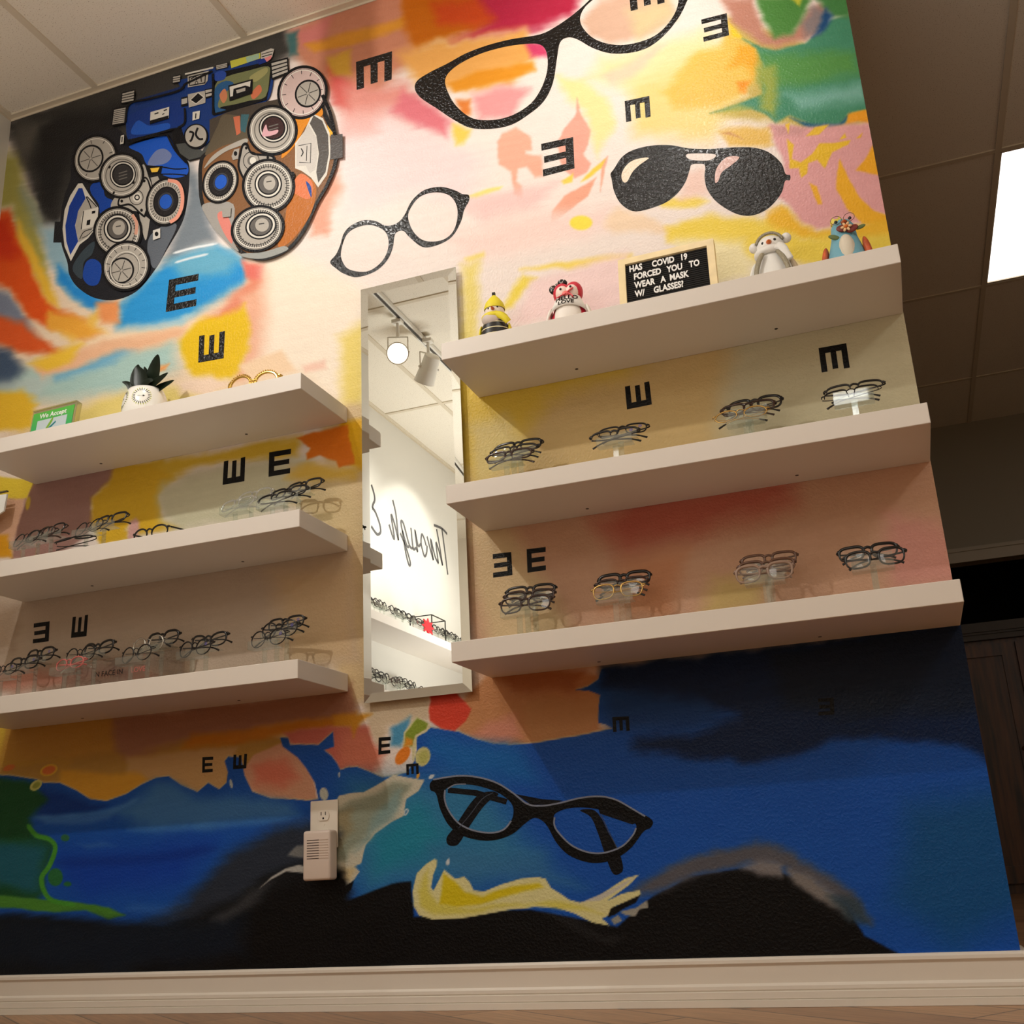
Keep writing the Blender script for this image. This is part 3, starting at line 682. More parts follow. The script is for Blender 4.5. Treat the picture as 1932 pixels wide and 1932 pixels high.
LET = {'E': ([(0, 0), (5, 0), (5, 1.05), (1.25, 1.05), (1.25, 2), (4.7, 2), (4.7, 3), (1.25, 3), (1.25, 3.95), (5, 3.95), (5, 5), (0, 5)])}
LET['3'] = [(5 - x, y) for x, y in LET['E']]
LET['M'] = [(y, x) for x, y in LET['E']]
LET['W'] = [(y, 5 - x) for x, y in LET['E']]
LETTERS = [
    ('E', (319, 528), (375, 516.5), (370, 577), (312.6, 589)), ('W', (376, 634), (424.5, 624.5), (422, 676), (374, 684.5)),
    ('M', (671.8, 117), (739.8, 96.7), (739, 150), (673, 170)), ('M', (1185, -32), (1250, -50), (1254, 5), (1190, 21)),
    ('3', (1323, 37), (1371, 25), (1375.5, 66.6), (1327.7, 79)), ('M', (1178.5, 191), (1225, 181), (1227.7, 220), (1181.5, 230.6)),
    ('3', (1021, 271.6), (1081.4, 258.6), (1084, 317.7), (1025, 333)), ('W', (422.6, 870.6), (463, 862), (461.2, 908), (420, 915)),
    ('E', (508, 853.5), (549.4, 846.7), (547.3, 892.8), (506.7, 899.7)), ('3', (64, 1176.4), (94, 1172), (92, 1210), (62, 1214)),
    ('W', (137.3, 1164.4), (166.4, 1160), (163.3, 1200.3), (134, 1203.7)), ('W', (1179, 729.5), (1225, 719.6), (1230, 763), (1183, 772.6)),
    ('M', (1544.3, 657), (1596.6, 647.5), (1603.4, 693.6), (1550.4, 703)), ('3', (929.7, 1045.5), (964.6, 1041.4), (967, 1085), (930.4, 1090)),
    ('E', (993.6, 1036.3), (1029.5, 1032), (1030, 1075.6), (995.3, 1080.7)), ('E', (382, 1428.5), (402.5, 1427.5), (401.4, 1456.5), (381.6, 1458)),
    ('W', (440.7, 1424), (466.3, 1422.3), (464.6, 1449.6), (439.7, 1451.4)), ('E', (714.5, 1391.6), (737.4, 1390), (736.3, 1421.3), (714, 1424)),
    ('M', (766.4, 1441.8), (789.6, 1440), (790.3, 1460), (767, 1462.3)), ('M', (1155.2, 1353), (1186.6, 1351.3), (1188.3, 1378.6), (1157, 1381.3)),
    ('3', (1543.6, 1318), (1572.6, 1316.4), (1574.4, 1348), (1544.3, 1350))]
for ch, a, b, c, d_ in LETTERS:
    a, b, c, d_ = map(np.array, (a, b, c, d_))
    def bil(x, y): return tuple((a * (1 - x) + b * x) * (1 - y) + (d_ * (1 - x) + c * x) * y)
    D = Decal()
    D.fill(BLK, [bil(x / 5, y / 5) for x, y in LET[ch]])
    D.build('painted_letter', GLOSS if a[1] < 640 else MURAL)

# large cat-eye frame at the ceiling
D = Decal()
D.curve(BLK, [(418, 490), (432, 445), (500, 400), (600, 350), (700, 295), (820, 250), (950, 217), (1110, 190), (1200, 145), (1280, 90), (1340, 40), (1400, -15), (1500, -90), (1640, -150), (1800, -180), (1960, -200), (1985, -150), (1950, -60), (1915, 20), (1880, 90), (1810, 180), (1720, 255), (1620, 290), (1500, 295), (1400, 265), (1320, 220), (1265, 207), (1220, 235), (1202, 330), (1180, 460), (1130, 560), (1050, 630), (950, 690), (830, 713), (720, 705), (630, 660), (540, 600), (450, 540)],
        [[(585, 440), (640, 370), (760, 305), (900, 262), (1030, 243), (1110, 247), (1145, 290), (1150, 380), (1120, 480), (1060, 570), (960, 635), (850, 663), (740, 655), (660, 600), (610, 530)],
         [(1330, 105), (1350, 50), (1400, 0), (1500, -70), (1640, -120), (1780, -140), (1850, -100), (1875, -30), (1860, 60), (1800, 150), (1720, 210), (1600, 245), (1500, 245), (1410, 215), (1350, 160)]], z=2, n=4)
D.build('painted_eyeglasses', GLOSS, 'large black painted cat-eye frame touching the ceiling')
# round frame
D = Decal()
D.curve(BLK, [(623, 495), (634, 480), (642, 462), (648, 442), (660.5, 427), (684, 416), (708, 417), (729, 426), (749, 421), (763, 406), (777, 379), (800, 359), (831, 352.6), (858, 359), (872, 366), (884, 368), (885, 379), (876, 396), (869, 420), (852, 447.5), (824, 463), (797, 466), (773, 448), (761, 436), (746, 441), (741, 468), (730, 492), (708, 512), (674, 523), (650, 517), (636, 508)],
        [[(643.5, 475), (653.7, 444), (674, 429), (701.5, 425), (725, 435.6), (733, 454), (729.5, 478), (715, 499), (691, 512.5), (660.5, 509), (647, 495)],
         [(770, 410), (776.7, 389.5), (793.7, 370.7), (821, 363), (848, 369), (862, 389.5), (862, 417), (852, 440.7), (831, 454), (800.6, 454), (780, 437)]])
D.build('painted_eyeglasses', GLOSS, 'small round painted frame above the mirror')
# aviator sunglasses
D = Decal()
D.curve(BLK, [(1152, 328), (1159, 318), (1173, 297), (1193.5, 283.6), (1227.6, 275), (1265, 274), (1300, 280), (1340, 281), (1378, 278.4), (1419, 278.4), (1449.7, 287), (1473.6, 307.5), (1482, 328), (1490.6, 330.7), (1490, 340), (1481, 342), (1473.6, 365.6), (1449.7, 393), (1419, 406.6), (1388, 403), (1354, 382.6), (1335, 358.7), (1329.4, 334.8), (1330, 312), (1317, 309), (1304.5, 311), (1301, 321), (1292.5, 345), (1275, 368), (1248, 386), (1200, 399), (1173, 386), (1159, 362), (1154, 338)],
        [[(1297.6, 290.4), (1349, 291), (1338.6, 302.4), (1302.7, 301.3)]])
D.curve((232, 214, 190), [(1173, 328), (1183, 311), (1200, 300.6), (1224, 298), (1207, 311), (1193.5, 324.6), (1183, 343), (1175, 342)])
D.curve((214, 178, 170), [(1349, 343), (1352, 318), (1371, 297), (1395, 296.5), (1381, 311), (1362.5, 324.6), (1355, 342)])
D.build('painted_sunglasses', GLOSS)
# lower cat-eye frame with folded temples
D = Decal(); z = 8; N_ = (12, 13, 18)
D.fill(N_, [(600, 625), (760, 640), (930, 690), (920, 720), (740, 670), (600, 655)], z=z)
D.curve(N_, [(780, 660), (850, 648), (880, 665), (840, 690), (790, 740), (720, 840), (665, 930), (635, 948), (600, 940), (595, 900), (640, 840), (720, 720)], z=z)
D.fill(N_, [(975, 662), (1120, 690), (1235, 698), (1180, 720), (1060, 722)], z=z)
D.fill(N_, [(1430, 738), (1560, 775), (1640, 820), (1620, 830), (1440, 770)], z=z)
D.curve(N_, [(1330, 752), (1400, 748), (1445, 790), (1490, 880), (1545, 980), (1568, 1070), (1548, 1102), (1510, 1098), (1470, 1000), (1430, 880), (1390, 790)], z=z)
OUT = [(503, 602), (540, 575), (650, 560), (760, 567), (870, 600), (960, 658), (1040, 717), (1120, 727), (1220, 710), (1330, 682), (1440, 672), (1530, 692), (1620, 742), (1725, 802), (1722, 845), (1680, 870), (1620, 950), (1560, 1000), (1480, 1035), (1380, 1040), (1270, 1000), (1200, 930), (1150, 840), (1110, 802), (1070, 795), (1020, 830), (960, 880), (880, 912), (790, 918), (690, 895), (610, 840), (560, 750), (535, 660), (505, 640)]
H1 = [(585, 640), (640, 612), (740, 612), (850, 642), (920, 682), (960, 732), (955, 800), (910, 855), (840, 875), (740, 862), (660, 822), (605, 752), (583, 690)]
H2 = [(1185, 800), (1200, 765), (1270, 740), (1370, 737), (1480, 757), (1580, 792), (1640, 832), (1620, 890), (1560, 950), (1460, 985), (1370, 980), (1280, 940), (1210, 870)]
D.curve((6, 6, 8), OUT, [H1, H2], z=z)
HL = (126, 134, 152)
D.stroke(HL, [(520, 582), (650, 562), (760, 568), (870, 600), (960, 656), (1040, 717), (1120, 727), (1220, 711), (1330, 684), (1440, 675), (1530, 694), (1620, 744), (1690, 785)], 9, z)
D.stroke(HL, [(585, 640), (583, 690), (605, 752), (660, 822), (740, 862), (840, 876), (910, 857), (950, 810)], 9, z, up=False)
D.stroke(HL, [(600, 632), (640, 610), (700, 607)], 6, z, up=False)
D.stroke(HL, [(1190, 790), (1188, 830), (1210, 872), (1280, 942), (1370, 982), (1460, 987), (1560, 952), (1620, 892), (1640, 850)], 9, z, up=False)
D.stroke((70, 78, 92), [(850, 655), (790, 690), (720, 780), (660, 850)], 4, z)
D.stroke((70, 78, 92), [(1445, 775), (1490, 870), (1535, 960)], 4, z)
D.build('painted_eyeglasses', MURAL, 'black painted cat-eye frame with folded temples, low on the blue')

# ---- the painted phoropter (eye-testing instrument), mural's upper left
GY = (166, 160, 150); GD = (104, 100, 95); DK = (18, 18, 21); WH = (206, 201, 190)
def dial(D, z, cx, cy, rx, ry, rot=-55, kind='lens', inner=.55, ring=GY, ticks=36, core=(50, 48, 48), ic=(0, 0)):
    D.ell(DK, cx, cy, rx * 1.12, ry * 1.12, rot, z=z)
    D.ell(ring, cx, cy, rx, ry, rot, z=z)
    c, s = math.cos(R(rot)), math.sin(R(rot))
    def pt(r, a, ox=0, oy=0): return (cx + ox + r * rx * math.cos(a) * c - r * ry * math.sin(a) * s, cy + oy + r * rx * math.cos(a) * s + r * ry * math.sin(a) * c)
    D.ell(DK, cx, cy, rx * .97, ry * .97, rot, .985, z)
    D.ell((214, 209, 198), cx, cy, rx * .94, ry * .94, rot, .955, z)
    if kind in ('lens', 'cap'): D.ell((92, 88, 83), cx, cy, rx * .80, ry * .80, rot, .95, z)
    if ticks:
        D.lay += 1
        for k in range(ticks):
            a = 2 * PI * k / ticks
            if kind == 'spoke' and (k % 3): continue
            D.stroke(DK, [pt(.72 if k % 2 else .76, a), pt(.9, a)], rx * .03, z, smooth=False, up=False)
    ox, oy = ic
    D.ell(DK, cx + ox, cy + oy, rx * inner * 1.16, ry * inner * 1.16, rot, z=z)
    if kind == 'lens':
        D.ell(WH, cx + ox, cy + oy, rx * inner * 1.06, ry * inner * 1.06, rot, .90, z)
        D.ell(core, cx + ox, cy + oy, rx * inner * .84, ry * inner * .84, rot, z=z)
        D.lay += 1
        for dy in (-.10, .05, .2):
            D.stroke(GD, [(cx + ox - rx * .2, cy + oy + ry * (dy + .05)), (cx + ox + rx * .22, cy + oy + ry * (dy - .07))], rx * .05, z, up=False)
    elif kind == 'spoke':
        D.ell(GY, cx + ox, cy + oy, rx * inner, ry * inner, rot, z=z)
        D.lay += 1
        for k in range(6):
            a = PI * k / 3 + .3
            D.stroke((60, 57, 54), [pt(.05, a, ox, oy), pt(inner * .92, a, ox, oy)], rx * .035, z, smooth=False, up=False)
    elif kind == 'blue':
        D.ell((34, 32, 34), cx + ox, cy + oy, rx * inner * 1.05, ry * inner * 1.05, rot, z=z)
        D.ell((60, 62, 68), cx + ox, cy + oy, rx * inner * .7, ry * inner * .7, rot, .86, z)
        D.ell((34, 84, 178), cx + ox, cy + oy, rx * inner * .56, ry * inner * .56, rot, z=z)
    elif kind == 'cap':
        D.ell(WH, cx + ox, cy + oy, rx * inner * 1.04, ry * inner * 1.04, rot, .86, z)
        D.ell((92, 88, 84), cx + ox, cy + oy, rx * inner * .78, ry * inner * .78, rot, z=z)
        D.ell(GY, cx + ox + rx * .05, cy + oy - ry * .04, rx * inner * .5, ry * inner * .58, rot, z=z)
        D.stroke(DK, [(cx + ox - rx * .08, cy + oy - ry * .08), (cx + ox + rx * .14, cy + oy - ry * .12)], rx * .04, z)

def knob(D, z, quad, n, col=(176, 170, 160)):
    q = [np.array(p, float) for p in quad]
    D.fill(DK, [tuple(q[0] + (q[0] - q[2]) * .08), tuple(q[1] + (q[1] - q[3]) * .08), tuple(q[2] + (q[2] - q[0]) * .08), tuple(q[3] + (q[3] - q[1]) * .08)], z=z)
    D.lay += 1
    for k in range(n):
        a, b = (k + .12) / n, (k + .78) / n
        D.fill(col, [tuple(q[0] * (1 - a) + q[3] * a), tuple(q[1] * (1 - a) + q[2] * a), tuple(q[1] * (1 - b) + q[2] * b), tuple(q[0] * (1 - b) + q[3] * b)], z=z, up=False)

D = Decal()
# left half
D.fill((30, 32, 36), [(120, 1110), (190, 1110), (190, 1310), (105, 1310)], z='b')
D.curve((30, 31, 36), [(270, 560), (300, 400), (400, 270), (560, 240), (720, 220), (860, 330), (1000, 290), (1240, 240), (1290, 380), (1400, 540), (1410, 700), (1390, 920), (1340, 1120), (1200, 1370), (1060, 1600), (900, 1780), (700, 1860), (500, 1840), (340, 1740), (260, 1620), (240, 1500), (185, 1330), (170, 1150), (200, 900), (270, 700)], z='b')
D.curve((30, 84, 186), [(830, 390), (1000, 330), (1200, 290), (1290, 440), (1390, 560), (1385, 660), (1250, 690), (1110, 640), (1000, 560), (950, 460)], z='b')
D.curve((112, 126, 168), [(1010, 560), (1080, 440), (1170, 410), (1240, 470), (1200, 540), (1100, 570)], z='b')
D.stroke(DK, [(1000, 575), (1140, 585), (1270, 605), (1385, 600)], 12, 'b')
D.stroke(DK, [(1130, 655), (1270, 655), (1380, 665)], 12, 'b')
D.fill(DK, [(1000, 575), (1155, 575), (1140, 650), (1020, 665)], z='b')
D.fill((234, 190, 70), [(1035, 598), (1125, 590), (1105, 632), (1050, 638)], z='b')
D.curve((22, 64, 150), [(470, 760), (580, 700), (600, 860), (690, 920), (640, 1020), (560, 1040), (540, 940), (470, 840)], z='b')
D.curve((26, 66, 150), [(390, 1640), (420, 1500), (500, 1470), (570, 1540), (540, 1700), (450, 1720)], z='b')
D.curve((92, 98, 106), [(1040, 1240), (1200, 1130), (1290, 1150), (1200, 1350), (1080, 1560), (1010, 1400)], z='b')
D.curve((54, 66, 74), [(290, 1560), (380, 1400), (500, 1300), (480, 1420), (400, 1500), (380, 1660)], z='b')
# arch-shaped window at the left
D.fill(WH, [(345, 745), (385, 742), (450, 850), (540, 980), (525, 1160), (440, 1270), (360, 1330), (275, 1490), (215, 1350), (195, 1180), (215, 1000), (270, 860)], z='b')
D.fill((22, 56, 140), [(350, 790), (385, 790), (420, 900), (350, 1010), (315, 1150), (345, 1300), (270, 1430), (232, 1300), (222, 1150), (260, 960)], z='b')
D.fill(GY, [(415, 890), (440, 890), (520, 965), (510, 1140), (430, 1260), (350, 1310), (318, 1160), (345, 1010)], z='b')
D.fill(WH, [(400, 1005), (535, 975), (520, 1150), (380, 1190), (370, 1080)], z='b')
D.stroke(DK, [(400, 1010), (385, 1100), (375, 1185)], 8, 'b'); D.stroke(DK, [(420, 870), (450, 930), (470, 985)], 10, 'b'); D.stroke(DK, [(430, 870), (490, 930), (525, 970)], 10, 'b')
D.fill(DK, [(478, 1010), (512, 1005), (508, 1030), (476, 1036)], z='b'); D.fill(DK, [(430, 1100), (465, 1090), (458, 1140), (425, 1148)], z='b')
D.stroke(DK, [(360, 1280), (400, 1210), (480, 1180)], 7, 'b'); D.stroke(DK, [(380, 1270), (440, 1240), (490, 1190)], 6, 'b')
D.curve(GY, [(970, 560), (1020, 680), (1050, 780), (1000, 900), (930, 1000), (990, 1290), (1030, 1120), (1020, 1080), (900, 1010), (680, 1000), (690, 890), (900, 700)], z='b')
D.fill(GY, [(1040, 690), (1110, 675), (1130, 720), (1060, 760)], z='b')
# plate
D.curve(DK, [(985, 680), (1040, 760), (1050, 860), (1000, 1050), (960, 1060), (850, 960), (740, 970), (725, 920), (760, 860), (880, 790)], z='b')
D.curve((172, 166, 156), [(985, 700), (1025, 770), (1032, 860), (985, 1030), (960, 1035), (850, 940), (750, 950), (742, 915), (772, 875), (890, 805)], z='b')
D.ell(DK, 905, 880, 68, 74, z='b', hole=.9); D.ell(WH, 912, 880, 42, 46, z='b'); D.ell(DK, 912, 880, 26, 28, z='b', hole=.6)
for q in ((980, 722), (765, 915), (955, 1003)): D.ell(DK, *q, 13, 15, z='b')
dial(D, 'b', 510, 508, 188, 214, 28, 'spoke', .55, ic=(-42, 0), ticks=24)
dial(D, 'b', 765, 670, 192, 200, 28, 'lens', .56, ic=(12, -8), ticks=0)
for q in ((650, 590), (885, 500), (880, 740), (690, 838)): D.ell(DK, *q, 10, 16, 30, z='b', up=False)
dial(D, 'b', 1190, 925, 172, 212, 15, 'blue', .60, ic=(0, -2), ticks=40)
D.stroke((222, 150, 128), [(1210, 720), (1300, 740), (1345, 830), (1345, 960), (1300, 1070), (1230, 1120)], 34, 'b')
dial(D, 'b', 730, 1210, 212, 220, 15, 'cap', .55, ic=(0, -28), ticks=44)
D.stroke((205, 152, 130), [(870, 1050), (912, 1130), (905, 1240)], 30, 'b')
dial(D, 'b', 810, 1540, 206, 222, 30, 'spoke', .50, ic=(-42, 45), ticks=48)
D.ell(WH, 800, 1560, 140, 165, 25, .94, 'b'); D.ell(DK, 805, 1565, 128, 150, 25, .97, 'b')
D.fill((200, 196, 188), [(1070, 1200), (1140, 1180), (1140, 1270), (1070, 1295)], z='b'); D.ell(DK, 1105, 1235, 18, 22, z='b')
# bridge
D.curve((24, 54, 116), [(240, 620), (270, 480), (420, 440), (640, 380), (640, 300), (740, 270), (900, 200), (1000, 190), (1260, 130), (1330, 210), (1360, 270), (1320, 440), (1200, 480), (960, 560), (900, 640), (870, 760), (760, 830), (660, 780), (600, 670), (420, 720), (270, 760)], z='a')
D.curve((22, 52, 122), [(250, 620), (300, 540), (600, 450), (700, 500), (640, 640), (420, 700), (280, 740)], z='a')
D.curve((34, 84, 176), [(280, 700), (330, 600), (420, 640), (560, 620), (560, 670), (420, 700)], z='a')
D.fill((20, 44, 96), [(300, 450), (600, 360), (690, 330), (690, 370), (590, 410), (310, 490)], z='a')
D.fill(DK, [(590, 660), (660, 650), (700, 800), (820, 830), (950, 640), (980, 640), (900, 830), (840, 880), (720, 910), (640, 860), (600, 780)], z='a')
D.fill((74, 76, 74), [(620, 780), (700, 770), (820, 830), (930, 700), (900, 820), (840, 870), (720, 900), (650, 850)], z='a')
D.fill(DK, [(890, 250), (1330, 150), (1345, 260), (1310, 440), (1200, 470), (900, 560)], z='a')
D.curve((112, 116, 78), [(1000, 270), (1180, 220), (1320, 190), (1330, 260), (1300, 420), (1180, 450), (1060, 480), (960, 500), (920, 540), (915, 340)], z='a', n=3)
D.curve((40, 84, 128), [(915, 360), (1000, 300), (1060, 330), (960, 420), (940, 500), (1000, 520), (920, 545)], z='a', n=3)
D.curve((190, 120, 84), [(950, 410), (990, 360), (1010, 420), (980, 470)], z='a'); D.curve((196, 110, 78), [(1190, 400), (1250, 330), (1270, 380), (1210, 440)], z='a')
D.curve((150, 146, 96), [(1180, 270), (1300, 200), (1310, 240), (1220, 310)], z='a')
D.curve((40, 70, 150), [(910, 250), (960, 225), (1000, 240), (985, 290), (920, 300)], z='a')
D.fill((190, 186, 70), [(1030, 150), (1260, 88), (1260, 130), (1040, 205)], z='a'); D.fill((150, 176, 150), [(1150, 120), (1250, 92), (1250, 130), (1160, 165)], z='a')
D.fill((184, 178, 168), [(1265, 85), (1340, 55), (1365, 60), (1350, 120), (1290, 160), (1265, 140)], z='a')
D.stroke(DK, [(1270, 100), (1355, 75)], 6, 'a'); D.stroke(DK, [(1270, 120), (1350, 98)], 6, 'a')
D.fill((214, 130, 130), [(1290, 130), (1350, 105), (1340, 135), (1310, 158)], z='a')
D.fill((26, 46, 120), [(1240, 140), (1290, 130), (1310, 158), (1250, 180)], z='a')
knob(D, 'a', [(215, 395), (305, 372), (298, 455), (208, 472)], 4)
knob(D, 'a', [(152, 520), (240, 502), (228, 620), (138, 636)], 8)
knob(D, 'a', [(1345, 165), (1462, 135), (1470, 240), (1355, 285)], 4)
knob(D, 'a', [(925, 185), (1010, 165), (1010, 200), (930, 218)], 3)
knob(D, 'a', [(600, 270), (655, 258), (650, 310), (597, 320)], 3)
D.fill(WH, [(690, 245), (905, 195), (905, 208), (690, 258)], z='a')
D.fill(GY, [(710, 265), (870, 225), (862, 300), (840, 330), (712, 352)], z='a'); D.fill(DK, [(718, 272), (850, 240), (845, 322), (722, 342)], z='a'); D.fill(GY, [(726, 280), (842, 250), (838, 314), (728, 334)], z='a')
D.stroke(DK, [(735, 290), (770, 270), (780, 300)], 8, 'a'); D.ell(DK, 778, 318, 12, 15, z='a', hole=.6); D.stroke(DK, [(810, 260), (815, 310)], 8, 'a')
D.fill((170, 164, 154), [(712, 405), (850, 375), (845, 470), (720, 505)], z='a'); D.fill(WH, [(728, 450), (790, 388), (838, 425), (775, 482)], z='a'); D.fill(DK, [(735, 448), (790, 396), (830, 428), (775, 474)], z='a')
knob(D, 'a', [(665, 435), (708, 425), (708, 485), (665, 495)], 1); knob(D, 'a', [(845, 372), (895, 362), (893, 420), (850, 432)], 2)
D.fill(WH, [(430, 540), (572, 500), (568, 585), (425, 630)], z='a'); D.fill(DK, [(425, 605), (567, 565), (566, 590), (424, 632)], z='a')
D.stroke(DK, [(460, 555), (490, 545)], 9, 'a'); D.stroke(DK, [(530, 530), (555, 520)], 9, 'a'); D.stroke(DK, [(520, 560), (535, 550)], 7, 'a')
D.fill(WH, [(750, 540), (805, 530), (800, 590), (748, 605)], z='a'); D.stroke(DK, [(775, 550), (772, 590)], 9, 'a')
D.fill(WH, [(205, 720), (230, 712), (226, 778), (200, 785)], z='a'); D.stroke(DK, [(216, 728), (213, 770)], 8, 'a')
D.fill(DK, [(1020, 340), (1205, 290), (1200, 400), (1030, 458)], z='a'); D.fill(WH, [(1030, 350), (1190, 305), (1185, 350), (1150, 340), (1060, 365), (1055, 420), (1035, 425)], z='a'); D.fill(GY, [(1080, 375), (1150, 355), (1150, 380), (1085, 400)], z='a')
D.ell(DK, 775, 725, 92, 96, 20, z='a'); D.ell(GY, 775, 722, 80, 84, 20, z='a')
D.stroke(DK, [(725, 690), (755, 700), (745, 745), (730, 765)], 16, 'a'); D.stroke(DK, [(790, 660), (775, 710), (800, 745), (830, 745)], 16, 'a')
for ln in ([(240, 620), (270, 480), (420, 440), (640, 380), (690, 330)], [(250, 760), (420, 720), (600, 670)], [(690, 330), (900, 230)], [(690, 510), (690, 620), (640, 660)], [(905, 250), (905, 560)], [(905, 560), (1060, 520), (1310, 440)]):
    D.stroke(DK, ln, 15, 'a')
for ln in ([(830, 380), (1000, 320), (1210, 285)], [(1210, 285), (1290, 440), (1395, 560)]):
    D.stroke(DK, ln, 18, 'b')
# right half
RB = [(830, 860), (960, 780), (1160, 720), (1230, 600), (1380, 480), (1500, 470), (1700, 440), (1770, 560), (1830, 700), (1850, 900), (1790, 1080), (1700, 1240), (1600, 1450), (1480, 1590), (1310, 1665), (1160, 1640), (1000, 1520), (880, 1370), (810, 1230), (795, 1050), (800, 930)]
D.curve((34, 33, 34), RB, z='a')
cx_, cy_ = 1320, 1080
D.fill((70, 62, 54), [(880, 600), (1010, 545), (1230, 480), (1420, 440), (1520, 470), (1480, 560), (1260, 640), (1180, 740), (980, 800), (880, 830)], z='a')
D.curve((124, 86, 56), [(cx_ + (x - cx_) * .945, cy_ + (y - cy_) * .95) for x, y in RB], z='a')
D.curve((92, 82, 66), [(850, 870), (980, 800), (1170, 740), (1230, 620), (1000, 560), (940, 650), (880, 780)], z='a')
D.fill((60, 96, 104), [(1120, 560), (1180, 560), (1150, 700), (1110, 680)], z='a'); D.fill((190, 104, 76), [(1060, 580), (1110, 570), (1115, 700), (1085, 720)], z='a')
D.curve((150, 146, 140), [(835, 1240), (1060, 1240), (1050, 1480), (1100, 1600), (960, 1480), (860, 1340)], z='a'); D.curve((206, 124, 112), [(940, 1320), (1000, 1300), (1050, 1420), (1050, 1540), (980, 1440)], z='a')
D.curve((176, 104, 44), [(1480, 1230), (1620, 1050), (1690, 1130), (1640, 1330), (1500, 1520), (1400, 1560), (1450, 1380)], z='a')
D.curve((206, 116, 76), [(1500, 1120), (1570, 1010), (1660, 1080), (1640, 1200), (1560, 1180)], z='a'); D.curve((40, 70, 140), [(1610, 1070), (1650, 1110), (1650, 1190)], z='a')
D.curve((206, 130, 40), [(1540, 580), (1680, 470), (1740, 560), (1620, 640), (1540, 780), (1450, 880), (1430, 860)], z='a')
D.curve((150, 152, 148), [(1110, 1620), (1300, 1600), (1440, 1560), (1470, 1590), (1310, 1650), (1180, 1650)], z='a')
D.fill((228, 170, 60), [(1770, 640), (1815, 700), (1810, 740), (1790, 720)], z='a')
# arch-shaped window at the right
D.fill(WH, [(1660, 555), (1740, 590), (1790, 700), (1800, 860), (1770, 1020), (1705, 1115), (1650, 1040), (1580, 990), (1530, 970), (1530, 780), (1600, 690)], z='a')
D.fill((84, 80, 76), [(1670, 570), (1735, 610), (1780, 720), (1785, 860), (1760, 1000), (1705, 1080), (1690, 1000), (1710, 860), (1690, 720), (1640, 630)], z='a')
D.fill((190, 184, 176), [(1630, 640), (1690, 740), (1702, 860), (1680, 980), (1640, 1010), (1610, 950), (1540, 955), (1540, 790)], z='a')
D.stroke(DK, [(1555, 800), (1650, 780), (1645, 930), (1560, 925)], 6, 'a', smooth=False); D.stroke(DK, [(1575, 820), (1590, 850), (1575, 880)], 8, 'a'); D.stroke(DK, [(1620, 800), (1615, 915)], 5, 'a')
D.fill((84, 80, 78), [(1800, 715), (1890, 710), (1890, 890), (1795, 905)], z='a')
D.curve(GY, [(840, 970), (900, 880), (1000, 810), (1150, 745), (1160, 780), (1010, 840), (910, 910)], z='a')
dial(D, 'a', 1585, 395, 168, 186, 25, 'spoke', .5, ring=(196, 172, 166), ic=(42, 10), ticks=36)
dial(D, 'a', 1358, 682, 172, 172, 0, 'lens', .56, ic=(8, -16), ticks=0, core=(60, 40, 40))
D.curve((206, 160, 166), [(1280, 720), (1310, 640), (1330, 690), (1400, 680), (1390, 710), (1320, 730)], z='a')
D.curve(DK, [(1130, 790), (1170, 780), (1210, 850), (1360, 870), (1370, 920), (1240, 940), (1170, 1060), (1140, 1060), (1095, 960), (1110, 860)], z='a')
D.curve((158, 152, 143), [(1140, 808), (1165, 805), (1205, 868), (1345, 885), (1345, 910), (1230, 925), (1160, 1040), (1145, 1040), (1112, 955), (1125, 868)], z='a')
D.fill((158, 152, 143), [(1050, 880), (1070, 830), (1110, 820), (1100, 900), (1060, 910)], z='a'); D.ell(DK, 1080, 860, 13, 18, z='a')
D.ell(DK, 1200, 915, 62, 70, z='a', hole=.92); D.ell(GD, 1202, 915, 32, 36, z='a'); D.ell(WH, 1212, 915, 24, 28, z='a')
for q in ((1325, 890), (1150, 1035), (1162, 818)): D.ell(DK, *q, 10, 12, z='a', up=False)
dial(D, 'a', 965, 1075, 118, 150, 22, 'blue', .66, ic=(5, 0), ticks=40)
dial(D, 'a', 1330, 1105, 180, 184, 0, 'cap', .5, ic=(0, -12), ticks=52)
dial(D, 'a', 1250, 1430, 186, 156, -20, 'cap', .56, ic=(25, -20), ticks=56)
D.ell(DK, 1515, 1030, 18, 30, z='a'); D.fill((150, 146, 138), [(980, 1280), (1050, 1270), (1045, 1340), (985, 1345)], z='a')
D.stroke(DK, [(1740, 420), (1800, 560), (1835, 720)], 26, 'a')
D.build('painted_phoropter', MURAL, 'painted eye-testing instrument with silver dials, upper left of the mural')

# ------------------------------------------------------------------ the room
CREAM = mat('wall_cream_paint', (222, 212, 194), 0.6, bump=0.2, bscale=120)
TRIMW = mat('white_trim_paint', (226, 218, 206), 0.35)
def tile_material():
    m = mat('ceiling_tile', (236, 228, 212), 0.85)
    nt = m.node_tree; b = nt.nodes['Principled BSDF']
    tc = nt.nodes.new('ShaderNodeTexCoord'); n = nt.nodes.new('ShaderNodeTexNoise'); n.inputs['Scale'].default_value = 260; n.inputs['Detail'].default_value = 1
    nt.links.new(tc.outputs['Object'], n.inputs['Vector'])
    cr = nt.nodes.new('ShaderNodeValToRGB'); cr.color_ramp.elements[0].position = 0.27; cr.color_ramp.elements[1].position = 0.36
    cr.color_ramp.elements[0].color = rgba((165, 145, 118)); cr.color_ramp.elements[1].color = rgba((236, 228, 212))
    nt.links.new(n.outputs['Fac'], cr.inputs[0]); nt.links.new(cr.outputs[0], b.inputs['Base Color'])
    return m
TILE = tile_material()
RX0, RX1, RY0, RY1 = WX0, 4.0, -6.0, 4.9
PAN = (1.674, 2.262, 1.738, 2.905)            # ceiling light panel opening
bm = bmesh.new()
